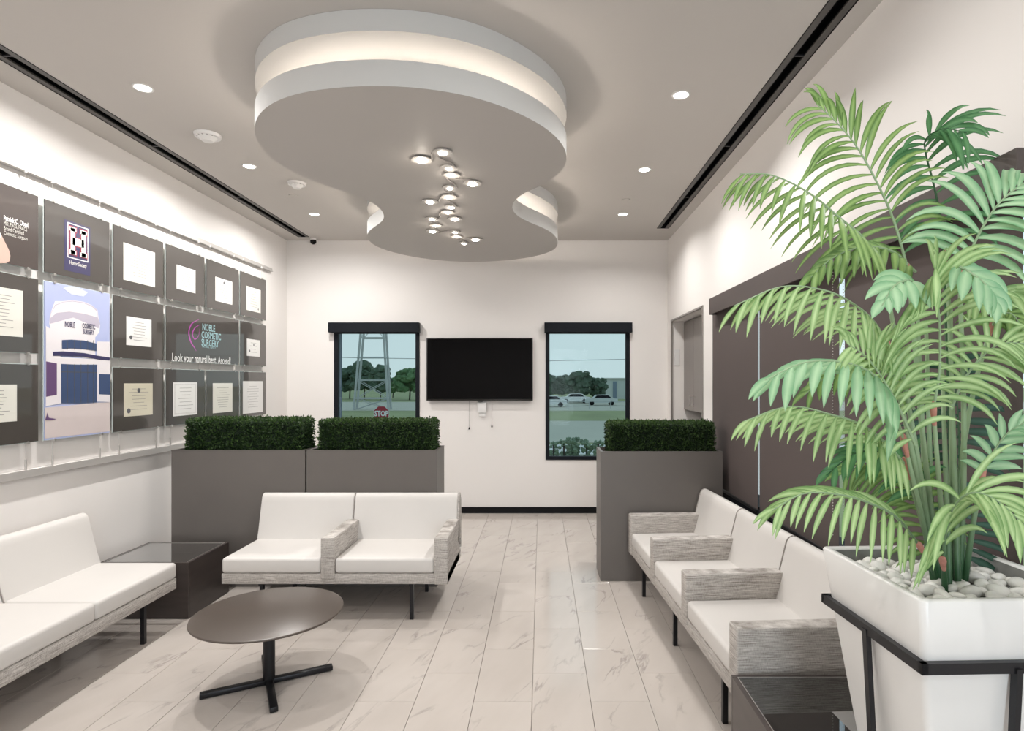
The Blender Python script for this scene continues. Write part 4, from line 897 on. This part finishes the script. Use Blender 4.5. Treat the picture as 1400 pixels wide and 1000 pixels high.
# ------------------------------------------------------------------ outdoors
GZ = -1.7
struct('ground', MB().box(-260, 260, 9.0, 420, GZ-.2, GZ), M['grass'])
def ylev(py): return (H-GZ)*F/(py-CY)
struct('road_near', MB().box(-120, 120, ylev(606), ylev(576), GZ, GZ+.03), M['road'])
struct('road_far', MB().box(-160, 160, ylev(562), ylev(550), GZ, GZ+.03), M['road'])
struct('kerb_strip', MB().box(-120, 120, ylev(626), ylev(612), GZ, GZ+.15), M['kerb'])
def tree(px, py_top, py_base, wpx, Y, mt, lb, trunk=True):
    b = P(px, py_base, Y); h_ = (py_base-py_top)/F*Y; w = wpx/F*Y; t = thing('tree', lb, 'tree', (b.x, Y, GZ), 0, 'trees across the road')
    base = GZ; q = MB()
    ztop = P(px, py_top, Y).z-GZ
    for k in range(70):
        a = random.uniform(0, 2*PI); rr = math.sqrt(random.random())*w*.44; zz = lerp(ztop*.30, ztop*.90, random.random()); rr *= 1.1-abs(zz/ztop-.55)
        q.sphere((rr*math.cos(a), rr*math.sin(a), zz), ztop*random.uniform(.07, .15), 2, (1,1,.85), .3)
    q.build('foliage', M[mt], t)
    MB().tube([(0,0,0), (.1,0,ztop*.3), (0,0,ztop*.55)], [w*.03, w*.025, w*.015], 8).build('trunk', M['bark'], t)
tree(478, 500, 545, 34, 116, 'tree', 'dark tree at the left edge of the view in the left window'); tree(498, 493, 545, 30, 112, 'tree', 'tallest dark tree behind the pylon in the left window')
tree(520, 499, 546, 24, 105, 'tree', 'dark tree right behind the pylon leg in the left window'); tree(537, 514, 547, 24, 122, 'tree2', 'low green tree right of the pylon in the left window'); tree(560, 502, 547, 38, 108, 'tree2', 'bright green tree at the right edge of the left window')
tree(750, 510, 548, 22, 100, 'tree', 'tree cut by the left edge of the right window'); tree(768, 512, 548, 18, 104, 'tree', 'slim dark tree left of the big one in the right window')
tree(791, 506, 550, 36, 96, 'tree', 'biggest rounded dark tree in the right window'); tree(818, 516, 549, 22, 98, 'tree', 'small dark tree beside the warehouse in the right window')
# pylon
Yp = 70; gl = P(483, 546, Yp); t = thing('pylon', 'grey lattice power pylon seen through the left window', 'pylon', (P(508,546,Yp).x, Yp, GZ), world=True)
zt = 14.0; lv = [GZ, P(0,545,Yp).z, P(0,520,Yp).z, P(0,489,Yp).z, P(0,462,Yp).z, P(0,430,Yp).z, zt]
def px_at(z): py = CY-(z-H)*F/Yp; f_ = (545-py)/(545-457); return (lerp(485, 493, f_), lerp(530, 524.5, f_))
q = MB()
for dy in (0, 1.2):
    for i in range(len(lv)-1):
        a, b = px_at(lv[i]), px_at(lv[i+1]); A = P(a[0],0,Yp).x, P(a[1],0,Yp).x; B = P(b[0],0,Yp).x, P(b[1],0,Yp).x
        for s2 in (0, 1): q.bar((A[s2], Yp+dy, lv[i]), (B[s2], Yp+dy, lv[i+1]), .22)
        q.bar((B[0], Yp+dy, lv[i+1]), (B[1], Yp+dy, lv[i+1]), .16)
        if i < 2 or i > 3: q.bar((A[0], Yp+dy, lv[i]), (B[1], Yp+dy, lv[i+1]), .07); q.bar((A[1], Yp+dy, lv[i]), (B[0], Yp+dy, lv[i+1]), .07)
q.build('lattice', M['steel'], t)
for z in (P(0,489,Yp).z,): MB().tube([(-60, Yp-.2, z+.5), (-24, Yp-.2, z), (0, Yp-.2, z-.4), (40, Yp-.2, z+.3)], .04, 5).build('power_line', M['steel'], t)
# stop sign
p_ = P(521.5, 566, 27.6); t = thing('stop_sign', 'red octagonal stop sign on a post seen through the left window', 'sign', (p_.x, p_.y, GZ))
zc = p_.z-GZ; oc = [(.39*math.cos(PI/8+k*PI/4), .39*math.sin(PI/8+k*PI/4)) for k in range(8)]
MB().prism(oc, lambda u, v, w: (u, w, zc+v), -.01, .0).build('border', M['carwhite'], t)
MB().prism([(a*.95, b*.95) for a, b in oc], lambda u, v, w: (u, w, zc+v), -.016, -.0105).build('plate', M['stopred'], t)
mb = MB(); text_mesh('STOP', .34, mb, lambda u, v: (u, -.02, zc+v), bold=.012, sx=.78); mb.build('lettering', M['carwhite'], t)
MB().box(-.03, .03, .0, .04, 0, zc+.3).build('post', M['steel'], t)
# shrubs
for px, py, r, lb in ((771,606,.22,'rounded grey-green shrub at the left in the right window'), (784,603,.27,'tallest rounded shrub left of centre in the right window'), (802,605,.26,'rounded shrub right of the tallest in the right window'), (818,607,.22,'low shrub at the right edge beside the planter'), (757,609,.2,'smallest low shrub at the far left of the right window')):
    b = P(px, py, 24); t = thing('shrub', lb, 'shrub', (b.x, 24, GZ), 0, 'shrubs outside the right window')
    zz = b.z-GZ; q = MB()
    for k in range(40): q.sphere((random.uniform(-r, r)*.8, random.uniform(-r, r)*.6, random.uniform(0, zz+r*.5)), r*random.uniform(.2,.4), 2, (1,1,1), .35)
    q.build('foliage', M['shrub'], t); MB().tube([(0,0,0), (0,0,zz)], .04, 6).build('stem', M['bark'], t)
# warehouse, cars, fence
t = thing('warehouse', 'pale grey flat-roofed warehouse behind trees in the right window', 'building', (P(850,548,115).x, 118, GZ), world=True)
a, b, c = P(826,519,115), P(880,519,115), P(0,519,115).z
MB().box(a.x, b.x, 115, 130, GZ, c).build('wall', M['bldg'], t); MB().box(a.x-.2, b.x+.2, 114.8, 130.2, c, c+.3).build('parapet', M['kerb'], t)
MB().box(P(838,0,115).x, P(843,0,115).x, 114.9, 115, GZ, GZ+3.4).build('dock_door', M['bluegrey'], t)
def car(px, py, Y, w, mt, lb):
    b = P(px, py, Y); t = thing('car', lb, 'car', (b.x, Y, GZ+.03), 0)
    L2 = w/2; prof = [(-L2,.35),(-L2,.8),(-L2*.9,.95),(-L2*.55,1.0),(-L2*.35,1.45),(L2*.45,1.48),(L2*.75,1.0),(L2,.9),(L2,.35)]
    MB().prism(prof, lambda u, v, w_: (u, w_, v), -.85, .85).build('body', M[mt], t)
    MB().prism([(-L2*.46,1.02),(-L2*.31,1.40),(L2*.40,1.42),(L2*.62,1.02)], lambda u, v, w_: (u, w_, v), -.86, .86).build('window', M['navyframe'], t)
    for x in (-L2*.62, L2*.62):
        for yy in (-.87, .67): MB().prism([(x+.33*math.cos(k*PI/8), .33+.33*math.sin(k*PI/8)) for k in range(16)], lambda u, v, w_: (u, w_, v), yy, yy+.2).build('wheel', M['black'], t)
car(786, 550, 92, 4.6, 'carwhite', 'white parked car under the big tree in the right window'); car(752, 556, 78, 4.4, 'carwhite', 'pale parked car at the left edge of the right window')
car(822, 555, 84, 4.5, 'bldg', 'grey parked car in front of the warehouse')
t = thing('fence', 'low pale fence along the far side of the road in the right window', 'fence', (10, 72, GZ))
for k in range(10): MB().box(-12+k*2.6, -11.9+k*2.6, -.05, .05, 0, 1.0).build('post', M['steel'], t)
for z in (.35, .9): MB().box(-12, 12, -.03, .03, z, z+.07).build('rail', M['steel'], t)
